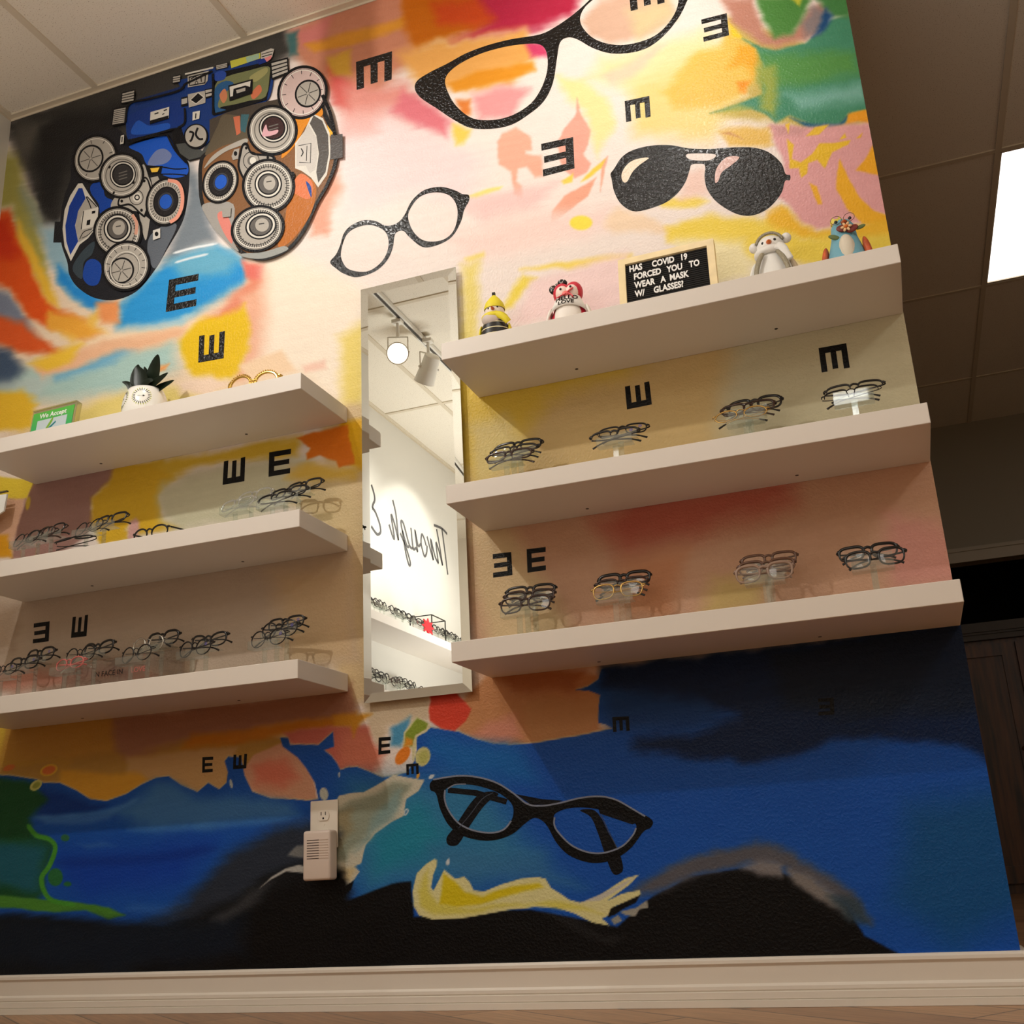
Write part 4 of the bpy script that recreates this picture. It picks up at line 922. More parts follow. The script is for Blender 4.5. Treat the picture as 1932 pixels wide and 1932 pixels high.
for a in ((RX0, RX1, RY0, PAN[2]), (RX0, RX1, PAN[3], RY1), (RX0, PAN[0], PAN[2], PAN[3]), (PAN[1], RX1, PAN[2], PAN[3])):
    box(bm, *a, CEIL, CEIL + 0.03)
struct(obj('ceiling', bm, TILE))
GRID = mat('ceiling_grid_metal', (214, 202, 180), 0.5)
bm = bmesh.new()
gx = [-1.384 + .6107 * k for k in range(9)]
gy = [1.725 + 1.198 * k for k in range(-6, 3)]
for x in gx:
    if WX0 < x < RX1: 
        if x < WX1: box(bm, x - .012, x + .012, RY0, -.0222, CEIL - .0058, CEIL)
        else: box(bm, x - .012, x + .012, RY0, RY1, CEIL - .006, CEIL)
for y in gy:
    if RY0 < y < RY1: box(bm, RX0 + .0222 if y < 0 else WX1, RX1, y - .012, y + .012, CEIL - .0055, CEIL)
struct(obj('trim_1', bm, GRID))
bm = bmesh.new()      # angle moulding where the tiles meet the mural and the side wall
box(bm, WX0, WX1, -.022, 0, CEIL - .006, CEIL); box(bm, WX0, WX1, -.003, -.0006, CEIL - .014, CEIL - .006)
box(bm, WX0, WX0 + .022, RY0, -.022, CEIL - .006, CEIL); box(bm, WX0, WX0 + .003, RY0, -.003, CEIL - .014, CEIL - .006)
struct(obj('trim_2', bm, GRID))

def floor_material():
    m = mat('wood_look_floor', (150, 112, 78), 0.38)
    nt = m.node_tree; b = nt.nodes['Principled BSDF']
    tc = nt.nodes.new('ShaderNodeTexCoord'); mp = nt.nodes.new('ShaderNodeMapping'); mp.inputs['Rotation'].default_value = (0, 0, R(38))
    nt.links.new(tc.outputs['Object'], mp.inputs[0])
    br = nt.nodes.new('ShaderNodeTexBrick'); br.inputs['Scale'].default_value = 1.0
    br.inputs['Color1'].default_value = rgba((176, 134, 96)); br.inputs['Color2'].default_value = rgba((140, 100, 68)); br.inputs['Mortar'].default_value = rgba((88, 66, 48))
    br.inputs['Mortar Size'].default_value = 0.003; br.inputs['Brick Width'].default_value = 0.9; br.inputs['Row Height'].default_value = 0.15
    nt.links.new(mp.outputs[0], br.inputs[0])
    m2 = nt.nodes.new('ShaderNodeMapping'); m2.inputs['Scale'].default_value = (2, 28, 1); nt.links.new(mp.outputs[0], m2.inputs[0])
    n = nt.nodes.new('ShaderNodeTexNoise'); n.inputs['Scale'].default_value = 3; n.inputs['Detail'].default_value = 5; nt.links.new(m2.outputs[0], n.inputs[0])
    mx = nt.nodes.new('ShaderNodeMix'); mx.data_type = 'RGBA'; mx.blend_type = 'OVERLAY'; mx.inputs['Factor'].default_value = 0.55
    nt.links.new(br.outputs['Color'], mx.inputs[6]); nt.links.new(n.outputs['Fac'], mx.inputs[7]); nt.links.new(mx.outputs[2], b.inputs['Base Color'])
    return m
bm = bmesh.new(); box(bm, RX0 - .1, RX1 + .1, RY0 - .1, RY1 + 2.0, -0.05, 0)
struct(obj('floor', bm, floor_material()))
bm = bmesh.new(); box(bm, WX0 - .1, WX0, RY0, .12, 0, CEIL); struct(obj('wall_left', bm, mat('white_wall_paint', (216, 212, 202), 0.5, bump=0.15, bscale=120)))
bm = bmesh.new(); box(bm, WX0 - .1, RX1 + .1, RY0 - .1, RY0, 0, CEIL); struct(obj('wall_front', bm, CREAM))
bm = bmesh.new(); box(bm, RX1, RX1 + .1, RY0, RY1 + .1, 0, CEIL); struct(obj('wall_right', bm, CREAM))
# far wall beyond the end of the mural, with a cased opening
GREYW = mat('far_wall_paint', (150, 142, 124), 0.6)
OX0, OX1, OZ = 0.9, 2.35, 2.04
bm = bmesh.new()
box(bm, WX0, OX0, RY1, RY1 + .1, 0, CEIL); box(bm, OX1, RX1, RY1, RY1 + .1, 0, CEIL); box(bm, OX0, OX1, RY1, RY1 + .1, OZ, CEIL)
struct(obj('wall_rear', bm, GREYW))
bm = bmesh.new(); box(bm, WX0 - .1, WX0, .12, RY1 + .1, 0, CEIL); struct(obj('wall_far_left', bm, CREAM))
bm = bmesh.new()
for x0, x1, z0, z1 in ((OX0 - .09, OX1 + .09, OZ, OZ + .09), (OX0 - .09, OX0, 0, OZ), (OX1, OX1 + .09, 0, OZ)):
    box(bm, x0, x1, RY1 - .018, RY1, z0, z1)
box(bm, OX0 - .1, OX1 + .1, RY1 - .028, RY1, OZ + .072, OZ + .096); box(bm, OX0, OX1, RY1 - .024, RY1, OZ, OZ + .022)
struct(obj('trim_3', bm, mat('far_casing_paint', (176, 166, 146), 0.5)))
DARK = mat('unlit_room_shade', (30, 28, 26), 0.8)  # near-black walls: the unlit room's darkness is put into the colour
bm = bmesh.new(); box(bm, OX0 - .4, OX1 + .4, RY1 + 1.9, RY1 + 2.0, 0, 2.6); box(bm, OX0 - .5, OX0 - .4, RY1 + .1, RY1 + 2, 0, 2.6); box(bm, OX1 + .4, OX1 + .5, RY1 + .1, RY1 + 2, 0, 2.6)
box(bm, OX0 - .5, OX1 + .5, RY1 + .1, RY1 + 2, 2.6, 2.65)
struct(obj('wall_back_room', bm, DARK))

def wood_dark():
    m = mat('dark_stained_wood', (70, 44, 24), 0.42)
    nt = m.node_tree; b = nt.nodes['Principled BSDF']
    tc = nt.nodes.new('ShaderNodeTexCoord'); mp = nt.nodes.new('ShaderNodeMapping'); mp.inputs['Scale'].default_value = (14, 14, 1.1)
    n = nt.nodes.new('ShaderNodeTexNoise'); n.inputs['Scale'].default_value = 2.2; n.inputs['Detail'].default_value = 6
    nt.links.new(tc.outputs['Object'], mp.inputs[0]); nt.links.new(mp.outputs[0], n.inputs[0])
    cr = nt.nodes.new('ShaderNodeValToRGB'); cr.color_ramp.elements[0].color = rgba((36, 22, 12)); cr.color_ramp.elements[1].color = rgba((104, 62, 30)); cr.color_ramp.elements[0].position = .35; cr.color_ramp.elements[1].position = .7
    nt.links.new(n.outputs['Fac'], cr.inputs[0]); nt.links.new(cr.outputs[0], b.inputs['Base Color'])
    return m
WOOD = wood_dark()
t = thing('wooden_cabinet', 'tall dark wooden cabinet standing in the unlit doorway at right', 'cabinet', (1.68, RY1 + .16, 0))
bm = bmesh.new(); box(bm, -.6, .6, 0, .42, 0, 1.55); obj('body', bm, WOOD, t)
bm = bmesh.new(); box(bm, -.63, .63, -.03, .44, 1.55, 1.585); box(bm, -.66, .66, -.05, .46, 1.60, 1.66); box(bm, -.645, .645, -.04, .45, 1.585, 1.60)
obj('cornice', bm, mat('dark_cornice_wood', (58, 48, 34), 0.5), t)
for sx in (-1, 1):
    bm = bmesh.new(); x0, x1 = (sx * .3 - .285, sx * .3 + .285)
    box(bm, x0, x1, -.02, 0, .06, 1.52)
    for a in ((x0, x0 + .06, .06, 1.52), (x1 - .06, x1, .06, 1.52), (x0 + .06, x1 - .06, 1.44, 1.52), (x0 + .06, x1 - .06, .06, .16)): box(bm, a[0], a[1], -.034, -.02, a[2], a[3])
    dr = obj('door', bm, WOOD, t)
    bm = bmesh.new(); ball(bm, (sx * .05, -.05, .85), .014); cyl(bm, (sx * .05, -.034, .85), (sx * .05, -.045, .85), .006); obj('knob', bm, mat('brass', (150, 120, 70), .3, 1), dr, True)

# ceiling light panel
t = thing('ceiling_light_panel', 'bright white square fluorescent light panel in the dark ceiling at right', 'ceiling light', ((PAN[0] + PAN[1]) / 2, (PAN[2] + PAN[3]) / 2, CEIL))
hx, hy = (PAN[1] - PAN[0]) / 2, (PAN[3] - PAN[2]) / 2
bm = bmesh.new()
for a in ((-hx, hx, -hy, -hy + .012), (-hx, hx, hy - .012, hy), (-hx, -hx + .012, -hy, hy), (hx - .012, hx, -hy, hy)): box(bm, *a, -.004, .05)
box(bm, -hx, hx, -hy, hy, .05, .055)
obj('frame', bm, GRID, t)
bm = bmesh.new(); box(bm, -hx + .012, hx - .012, -hy + .012, hy - .012, .002, .006)
obj('diffuser', bm, mat('lit_diffuser', (255, 250, 244), .6, emit=2.2), t)

# baseboards
BP = [(0, .0975), (-.010, .0975), (-.0145, .0925), (-.0150, .086), (-.0110, .0805), (-.0105, .079), (-.0105, .046), (-.0125, .0445), (-.0160, .041), (-.0165, .034), (-.0145, .031), (-.0190, .0295), (-.0195, .017), (-.0175, .0150), (-.0225, .0140), (-.0230, .0005), (0, .0005)]
bm = bmesh.new()
A = [bm.verts.new((WX0, y, z)) for y, z in BP]; B = [bm.verts.new((WX1 + .012, y, z)) for y, z in BP]
for k in range(len(BP) - 1): bm.faces.new([A[k], B[k], B[k + 1], A[k + 1]])
bm.faces.new(A); bm.faces.new(B[::-1])
struct(obj('baseboard_back', bm, TRIMW))
bm = bmesh.new()
A = [bm.verts.new((WX1 - y, 0, z)) for y, z in BP]; B = [bm.verts.new((WX1 - y, .12, z)) for y, z in BP]
for k in range(len(BP) - 1): bm.faces.new([A[k], B[k], B[k + 1], A[k + 1]])
bm.faces.new(A); bm.faces.new(B[::-1])
struct(obj('baseboard_right', bm, TRIMW))
bm = bmesh.new()
A = [bm.verts.new((WX0 - y, -.03, z)) for y, z in BP]; B = [bm.verts.new((WX0 - y, RY0, z)) for y, z in BP]
for k in range(len(BP) - 1): bm.faces.new([A[k], B[k], B[k + 1], A[k + 1]])
bm.faces.new(A); bm.faces.new(B[::-1])
struct(obj('baseboard_left', bm, TRIMW))

# script lettering on the left wall (what the mirror shows)
SCRIPT = [[(-3.804, 2.487), (-3.936, 2.5), (-4.024, 2.485)], [(-3.936, 2.5), (-3.97, 2.37), (-4.012, 2.196)], [(-3.846, 2.471), (-3.887, 2.367), (-3.927, 2.24)], [(-3.927, 2.24), (-3.873, 2.327), (-3.828, 2.37), (-3.859, 2.237)], [(-3.859, 2.237), (-3.805, 2.274), (-3.743, 2.375), (-3.776, 2.239)], [(-3.776, 2.239), (-3.728, 2.308), (-3.686, 2.377)], [(-3.682, 2.314), (-3.674, 2.267), (-3.646, 2.233), (-3.621, 2.245), (-3.589, 2.307), (-3.603, 2.368), (-3.638, 2.351), (-3.666, 2.31)], [(-3.584, 2.301), (-3.542, 2.278), (-3.498, 2.371), (-3.532, 2.233)], [(-3.532, 2.233), (-3.506, 2.251), (-3.466, 2.241), (-3.439, 2.367)], [(-3.466, 2.241), (-3.413, 2.244), (-3.333, 2.362), (-3.296, 2.368), (-3.312, 2.315), (-3.374, 2.234), (-3.403, 2.235)], [(-3.312, 2.315), (-3.353, 2.19), (-3.397, 2.117), (-3.419, 2.135), (-3.364, 2.214), (-3.283, 2.29)], [(-3.184, 2.475), (-3.227, 2.39), (-3.253, 2.236)], [(-3.253, 2.236), (-3.21, 2.317), (-3.158, 2.373), (-3.196, 2.242), (-3.175, 2.24), (-3.128, 2.302)], [(-2.899, 2.483), (-2.932, 2.439), (-2.94, 2.401), (-2.917, 2.365), (-2.909, 2.342)], [(-2.909, 2.342), (-2.946, 2.329), (-2.996, 2.278), (-3.012, 2.242), (-3.007, 2.216), (-2.968, 2.197), (-2.926, 2.21), (-2.893, 2.225)]]
t = thing('wall_lettering', 'grey handwritten script lettering on the white side wall, reflected in the mirror', 'wall lettering', (WX0, -3.5, 2.3))
for part in (SCRIPT[:13], SCRIPT[13:]):
    bm = bmesh.new()
    for s in part:
        sweep(bm, smooth_curve([(.0012, y + 3.5, z - 2.3) for y, z in s], 5), .0105, .0010, (1, 0, 0), n=4)
    obj('word', bm, mat('grey_vinyl', (70, 68, 68), .4), t)

# ------------------------------------------------------------------ track lighting
WPL = mat('white_enamel', (226, 222, 212), .35)
SLOT = mat('dark_track_slot', (50, 44, 36), .5)
def track(name, label, x0, x1, y0, y1, along):
    t = thing(name, label, 'track', ((x0 + x1) / 2, (y0 + y1) / 2, CEIL - .006))
    hx, hy = abs(x1 - x0) / 2, abs(y1 - y0) / 2
    bm = bmesh.new(); box(bm, -hx, hx, -hy, hy, -.02, 0); obj('rail', bm, WPL, t)
    bm = bmesh.new()
    if along == 'y': box(bm, -.007, .007, -hy + .02, hy - .02, -.0215, -.02)
    else: box(bm, -hx + .02, hx - .02, -.007, .007, -.0215, -.02)
    obj('slot', bm, SLOT, t)
    return t
track('lighting_track', 'white ceiling track rail above the left wall, seen in the mirror', -1.148, -1.112, -4.6, -1.2, 'y')
track('lighting_track', 'white ceiling track rail parallel to the mural, above the shelves', -.95, .9, -.818, -.782, 'x')
LAMP_LABELS = ['lit white track spotlight aimed at the mural, reflected in the mirror', 'white track spotlight aimed at the mural above the left shelves', 'white track spotlight aimed at the mural above the right shelves',
               'white cylinder track spotlight turned to the side wall, hanging in the mirror', 'white track spotlight furthest from the mural, aimed at the side wall lettering']
for (p, aim, watts, cone, blend), lb in zip(LAMPS, LAMP_LABELS):
    p = Vector(p); d = (Vector(aim) - p).normalized()
    t = thing('track_spotlight', lb, 'spotlight', p, group='track spotlights')
    Q = d.to_track_quat('-Z', 'Y').to_matrix().to_4x4()
    bm = bmesh.new(); lathe(bm, [(0, .135), (.03, .135), (.043, .125), (.046, .06), (.047, .058), (.047, .054), (.048, .05), (.054, -.012), (.056, -.02), (.051, -.02), (.049, -.004), (0, -.004)], 28)
    for f in bm.verts: f.co = Q @ f.co
    obj('housing', bm, WPL, t, 'auto')
    bm = bmesh.new(); lathe(bm, [(0, -.006), (.0485, -.006), (.0485, -.0055), (0, -.0055)], 28)
    for f in bm.verts: f.co = Q @ f.co
    obj('lamp_face', bm, mat('lit_lamp', (255, 240, 216), .5, emit=7.0), t)
    bm = bmesh.new()
    ang = Q.to_euler()
    side = Q @ Vector((1, 0, 0)); mid = Q @ Vector((0, 0, .06))
    top = Vector((mid.x, mid.y, mid.z + .085))
    for s in (-1, 1):
        cyl(bm, mid + side * s * .05, top + side * s * .05, .0035, n=8); cyl(bm, mid + side * s * .044, mid + side * s * .058, .007, n=10)
    cyl(bm, top - side * .05, top + side * .05, .0035, n=8)
    obj('yoke', bm, WPL, t, 'auto')
    bm = bmesh.new(); zc = CEIL - .026 - p.z
    cyl(bm, top, (top.x, top.y, max(zc, top.z + .005)), .008, n=10); box(bm, top.x - .025, top.x + .025, top.y - .02, top.y + .02, zc - .018, zc)
    obj('adapter', bm, WPL, t)
    l = bpy.data.lights.new('spot_lamp', 'SPOT'); l.energy = watts; l.color = WARM; l.spot_size = R(cone); l.spot_blend = blend; l.shadow_soft_size = 0.028
    o = bpy.data.objects.new('spot_lamp', l); COL.objects.link(o); o.parent = t
    o.location = d * .035; o.rotation_euler = d.to_track_quat('-Z', 'Y').to_euler()

# ------------------------------------------------------------------ floating shelves
LAM = mat('white_laminate', (228, 220, 210), 0.42)
HOLE = mat('screw_hole_dark', (60, 50, 44), .6)
ZR = (1.570, 1.188, 0.805); ZL = (1.575, 1.194, 0.811)
XL0, XL1 = -1.505, -0.402
def shelf(label, x0, x1, z, group, holes=True):
    t = thing('floating_shelf', label, 'shelf', ((x0 + x1) / 2, 0, z), group=group)
    h = (x1 - x0) / 2
    obj('board', bevbox(-h, h, -SHELF_D, -.0008, -SHELF_T, 0, .0012, 1), LAM, t)
    if holes:
        for x in (-.255, .255):
            bm = bmesh.new(); cyl(bm, (x, -.055, -SHELF_T - .0006), (x, -.055, -SHELF_T + .0003), .0042, n=14)
            obj('screw_hole', bm, HOLE, t)
    return t
for z, n in zip(ZR, ('top shelf of the right stack, holding penguin figurines and a letter board', 'middle shelf of the right stack, holding four eyeglass stands', 'bottom shelf of the right stack, above the dark blue painting')):
    shelf('white floating shelf, ' + n, 0, SHELF_L - .001, z, 'white floating shelves on the mural')
for z, n in zip(ZL, ('top shelf of the left stack, holding the potted plant', 'middle shelf of the left stack, below the plant shelf', 'bottom shelf of the left stack, above the socket')):
    shelf('white floating shelf, ' + n, XL0, XL1, z, 'white floating shelves on the mural')

# shelves on the side wall, seen in the mirror
def side_shelf(label, z, y0, y1):
    t = thing('floating_shelf', label, 'shelf', (WX0, (y0 + y1) / 2, z), group='white floating shelves on the side wall')
    h = (y1 - y0) / 2
    obj('board', bevbox(.0008, SHELF_D, -h, h, -SHELF_T, 0, .0012, 1), LAM, t)
side_shelf('white shelf crowded with glasses on the side wall, reflected in the mirror', 1.600, -4.55, -2.25)
side_shelf('lower white shelf on the side wall, at the mirror bottom', 1.205, -4.55, -2.25)

# ------------------------------------------------------------------ mirror
MIR = mat('mirror_silver', (236, 240, 238), 0.004, 1.0)
MX0, MX1, MZ0, MZ1 = -.346, -.0456, .726, 1.930
t = thing('wall_mirror', 'tall frameless mirror hanging between the two stacks of white shelves', 'mirror', ((MX0 + MX1) / 2, 0, MZ0))
hw, hh = (MX1 - MX0) / 2, MZ1 - MZ0
bw, yf, yb = .0235, -.0215, -.0205
bm = bmesh.new()
v = [bm.verts.new(p) for p in ((-hw + bw, yf, bw), (hw - bw, yf, bw), (hw - bw, yf, hh - bw), (-hw + bw, yf, hh - bw))]
bm.faces.new(v); obj('glass', bm, MIR, t)
bm = bmesh.new(); yb = yf + .0016
vi = [bm.verts.new(p) for p in ((-hw + bw, yf, bw), (hw - bw, yf, bw), (hw - bw, yf, hh - bw), (-hw + bw, yf, hh - bw))]
vo = [bm.verts.new(p) for p in ((-hw, yb, 0), (hw, yb, 0), (hw, yb, hh), (-hw, yb, hh))]
for k in range(4): bm.faces.new([vi[k], vo[k], vo[(k + 1) % 4], vi[(k + 1) % 4]])
obj('bevel', bm, MIR, t)
bm = bmesh.new(); box(bm, -hw + .0003, hw - .0003, yb + .0002, yb + .0035, .0003, hh - .0003); obj('glass_edge', bm, mat('mirror_edge', (206, 212, 206), .2), t)
bm = bmesh.new(); box(bm, -hw + .03, hw - .03, yb + .0036, -.0008, .03, hh - .03); obj('backing', bm, mat('mirror_backing', (74, 66, 56), .7), t)

# ------------------------------------------------------------------ socket and plug-in chime
PL = mat('ivory_plastic', (226, 218, 204), .38)
t = thing('wall_outlet', 'white wall socket plate with one free outlet, low on the blue painting', 'outlet', (-.470, 0, .438))
obj('plate', bevbox(-.0395, .0395, -.006, -.0006, -.062, .055, .0025, 2), PL, t, 'auto')
for zc in (.0175, -.028):
    bm = bmesh.new()
    pts = [(.0165 * math.cos(a), .0165 * math.sin(a)) for a in np.linspace(0, 2 * PI, 33)[:-1]]
    pts = [(x, max(-.0125, min(.0125, y))) for x, y in pts]
    A = [bm.verts.new((x, -.0085, zc + y)) for x, y in pts]; B = [bm.verts.new((x, -.006, zc + y)) for x, y in pts]
    bm.faces.new(A)
    for k in range(32): bm.faces.new([A[k], A[(k + 1) % 32], B[(k + 1) % 32], B[k]])
    rc = obj('receptacle', bm, PL, t)
    if zc > 0:
        bm = bmesh.new()
        for x in (-.0062, .0062): box(bm, x - .0010, x + .0010, -.0088, -.0083, zc + .0005, zc + .0090)
        cyl(bm, (0, -.0088, zc - .0065), (0, -.0083, zc - .0065), .0023, n=14); box(bm, -.0023, .0023, -.0088, -.0083, zc - .0092, zc - .0065)
        obj('slots', bm, mat('slot_black', (14, 13, 12), .7), rc)
bm = bmesh.new(); cyl(bm, (0, -.0068, -.0045), (0, -.006, -.0045), .0028, n=14); obj('screw', bm, PL, t)
t = thing('plug_in_chime', 'beige plug-in chime box with grille slots, plugged in below the free outlet', 'door chime', (-.4665, -.0095, .361))
BG = mat('beige_plastic', (216, 200, 188), .45)
obj('body', bevbox(-.0385, .0385, -.0405, 0, -.0615, .0575, .007, 4), BG, t, 'auto')
bm = bmesh.new()
for k in range(8): box(bm, -.026, .008, -.0408, -.0402, .033 - k * .0062, .0350 - k * .0062)
obj('grille', bm, mat('grille_dark', (72, 56, 50), .7), t)
bm = bmesh.new()
for k in range(8): box(bm, .008, .034, -.0409, -.0402, .033 - k * .0062, .0346 - k * .0062)
obj('ribs', bm, mat('beige_rib', (186, 164, 148), .5), t)

# ------------------------------------------------------------------ eyeglasses and their stands
ACR = clear_mat('clear_acrylic', gloss=.035, haze=.02)
LENS = clear_mat('clear_lens', (250, 251, 249), gloss=.02, haze=.008)
FR = {'black': mat('black_acetate', (18, 15, 15), .22), 'dark': mat('dark_tortoise_acetate', (50, 28, 20), .22, vary=.5, vscale=90), 'brown': mat('brown_acetate', (98, 66, 48), .3),
      'taupe': mat('taupe_acetate', (150, 122, 104), .3), 'gold': mat('gold_wire', (196, 160, 96), .25, 1.0), 'gun': mat('dark_wire', (26, 20, 18), .4, 0, .3), 'clear': clear_mat('clear_frame', gloss=.2, haze=.16),
      'silver': mat('silver_wire', (200, 196, 188), .22, 1.0), 'rose': mat('rose_acetate', (206, 110, 104), .3), 'navy': mat('navy_acetate', (26, 28, 44), .25)}
STK = mat('violet_print', (78, 70, 150), .5)

def lens_outline(a, b, kind, n=36):
    out = []
    for t in np.linspace(0, 2 * PI, n + 1)[:-1]:
        c, s = math.cos(t), math.sin(t)
        e = {'round': 2.0, 'oval': 2.1, 'rect': 3.4, 'square': 2.9, 'cat': 2.5}[kind]
        x = a * math.copysign(abs(c) ** (2 / e), c); z = b * math.copysign(abs(s) ** (2 / e), s)
        if kind in ('rect', 'square') and z < 0: x *= 1 + .10 * z / b
        if kind == 'cat': z += .22 * b * (x / a) * (1 if z > 0 else .3)
        out.append((x, z))
    return out
def glasses(name, label, loc, color='black', kind='rect', width=.136, yaw=0., pitch=-8., roll=0., rim=None, half=False, folded=False, sticker=0, group=None, tip=None, temple_drop=0., scale_h=1.0):
    """front frame faces -Y; bridge at the origin; temples run back to +Y"""
    wire = color in ('gold', 'gun', 'silver') and rim is None
    rw = rim if rim else (.0014 if wire else .0021)
    t = thing(name, label, 'eyeglasses', loc, (R(pitch), R(roll), R(yaw)), group)
    F = FR[color]
    a = width * .182; b = a * {'round': .93, 'oval': .66, 'rect': .60, 'square': .76, 'cat': .70}[kind] * scale_h
    dbl = width * .066; cx = dbl + a + rw
    crv = lambda x: .9 * x * x * 1.6          # face-form curve
    bm = bmesh.new()
    for sgn in (-1, 1):
        o = [(sgn * (cx + x), crv(cx + x), z - b * .25) for x, z in lens_outline(a + rw, b + rw, kind)]
        if half:
            k = len(o); top = o[0:k // 2 + 1]
            sweep(bm, top, [rw * .6 + rw * .7 * math.sin(PI * i / (len(top) - 1)) for i in range(len(top))], .0019, (0, 1, 0), n=6)
        else:
            th = [rw * (1.25 if z > -b * .25 else .85) for _, _, z in o]
            sweep(bm, o, th, .0013 if wire else .0019, (0, 1, 0), closed=True, n=6)
        ex = cx + a + rw * 1.5; ez = b * .34 if kind != 'cat' else b * .62
        hx_ = width / 2
        sweep(bm, [(sgn * (ex - .003), crv(ex), ez), (sgn * (ex + hx_) / 2, crv(hx_), ez + .0008), (sgn * hx_, crv(hx_) + .001, ez), (sgn * (hx_ + .0006), crv(hx_) + .006, ez)],
              [.0016 if wire else rw * 1.9, .0016 if wire else rw * 1.6, .0014 if wire else rw * 1.35, .0012 if wire else rw * 1.2], [.0011 if wire else .0018] * 4, (0, .3, 1) if False else (sgn * .4, 1, 0), n=6)
    bz = b * .30
    sweep(bm, [(-dbl - rw * 1.2, .0002, bz - .001), (-dbl * .5, -.0006, bz + dbl * .34), (0, -.0009, bz + dbl * .46), (dbl * .5, -.0006, bz + dbl * .34), (dbl + rw * 1.2, .0002, bz - .001)], (.0011 if wire else rw * 1.15), (.0010 if wire else .0019), (0, 1, 0), n=6)
    if wire:
        for sgn in (-1, 1):
            sweep(bm, [(sgn * dbl, .0006, b * .1), (sgn * dbl * .75, .005, -.001), (sgn * dbl * .72, .006, -.005)], .0005, .0005, (1, 0, 0), n=5)
            ball(bm, (sgn * dbl * .68, .0065, -.006), .0012, .0025, .0038, u=10, v=6)
    obj('front_frame', bm, F, t, True)
    for sgn in (-1, 1):
        bm = bmesh.new()
        o = [(sgn * (cx + x), z - b * .25) for x, z in lens_outline(a, b, kind)]
        c0 = bm.verts.new((sgn * cx, crv(cx) - .0012, -b * .25))
        vs = [bm.verts.new((x, crv(abs(x)), z)) for x, z in o]
        for k in range(len(vs)): bm.faces.new([c0, vs[k], vs[(k + 1) % len(vs)]])
        ln = obj('lens', bm, LENS, t, True)
        if sticker and sgn == 1:
            bm = bmesh.new(); sx = cx + a * .45; sz = b * (.05 if sticker == 1 else -.3)
            for r0, r1 in ((.0026, .0042), (0.0, .0014)):
                n = 20
                q = []
                for r in (r0, r1): q.append([bm.verts.new((sx + r * math.cos(2 * PI * k / n), crv(sx) - .0028, sz + r * math.sin(2 * PI * k / n))) for k in range(n)]) if r > 0 else q.append(None)
                for k in range(n):
                    if q[0]: bm.faces.new([q[0][k], q[0][(k + 1) % n], q[1][(k + 1) % n], q[1][k]])
                if not q[0]: bm.faces.new(q[1])
            obj('demo_sticker', bm, STK, ln)
        # temple
        ez = b * .34 if kind != 'cat' else b * .62
        bm = bmesh.new(); hx_ = width / 2; y0 = crv(hx_) + .004
        if folded:
            yy = y0 + (.003 if sgn > 0 else .0075)
            sk_ = 1.0 + .06 * sgn
            P = [(sgn * hx_, yy, ez), (sgn * (hx_ - .012), yy + .003, ez - .0005), (sgn * (hx_ - .05), yy + .006, ez - .003 * sk_), (sgn * (hx_ - .086), yy + .009, ez - .0065 * sk_), (sgn * (hx_ - .099), yy + .0105, ez - .0095 * sk_), (sgn * (hx_ - .110), yy + .0115, ez - .014 * sk_), (sgn * (hx_ - .120), yy + .012, ez - .0195 * sk_)]
            C_ = smooth_curve(P, 4); n = len(C_); cut = int(n * .68)
            sweep(bm, C_[:cut + 1], .0009 if wire else .0019, .0009 if wire else .0012, (0, 1, 0), n=6)
        else:
            dz = temple_drop
            P = [(sgn * hx_, y0, ez), (sgn * (hx_ - .0005), y0 + .035, ez - .001 - dz * .25), (sgn * (hx_ - .002), y0 + .078, ez - .004 - dz * .58), (sgn * (hx_ - .004), y0 + .100, ez - .010 - dz * .8), (sgn * (hx_ - .006), y0 + .124, ez - .030 - dz)]
            C_ = smooth_curve(P, 4); n = len(C_)
            hh_ = [(.0011 if wire else .0023) - (.0004 if not wire else 0) * i / n for i in range(n)]
            cut = int(n * .66)
            sweep(bm, C_[:cut + 1], hh_[:cut + 1], .0009 if wire else .0012, (1, 0, 0), n=6)
        tm = obj('temple', bm, F, t, True)
        if True:
            bm = bmesh.new(); sweep(bm, C_[cut:], [.0017 + .0010 * i / (n - cut) for i in range(n - cut)], .0013, (0, 1, 0) if folded else (1, 0, 0), n=8)
            obj('temple_tip', bm, FR[tip] if tip else (FR['black'] if wire else F), tm, True)
    return t

def nose_rest(t, x, y, h, wbar):
    """post and clear tray that carry one pair by the lower rims"""
    zb = h - .0340
    bm = bmesh.new(); box(bm, -.0065, .0065, y - .007, y - .004, .0034, zb - .0001); obj('post', bm, ACR, t)
    bm = bmesh.new(); box(bm, -wbar / 2, wbar / 2, y - .0175, y + .010, zb, zb + .0018)
    box(bm, -wbar / 2, wbar / 2, y - .0175, y - .0155, zb + .0019, zb + .021)
    obj('nose_bar', bm, ACR, t)
def stand(label, x, ztop, tiers, group, wbar=.086, x_post=0.):
    """clear riser: base sheet, one post and one nose bar per tier; tiers = [(y, z of the bar above the shelf)]"""
    t = thing('eyeglass_stand', label, 'display stand', (x, 0, ztop), group=group)
    ys = [y for y, _ in tiers]
    obj('base', bevbox(-.032, .032, min(ys) - .012, max(ys) + .03, .0002, .0032, .0008, 1), ACR, t)
    for y, h in tiers:
        nose_rest(t, -.0065, y, h, wbar)
    return t

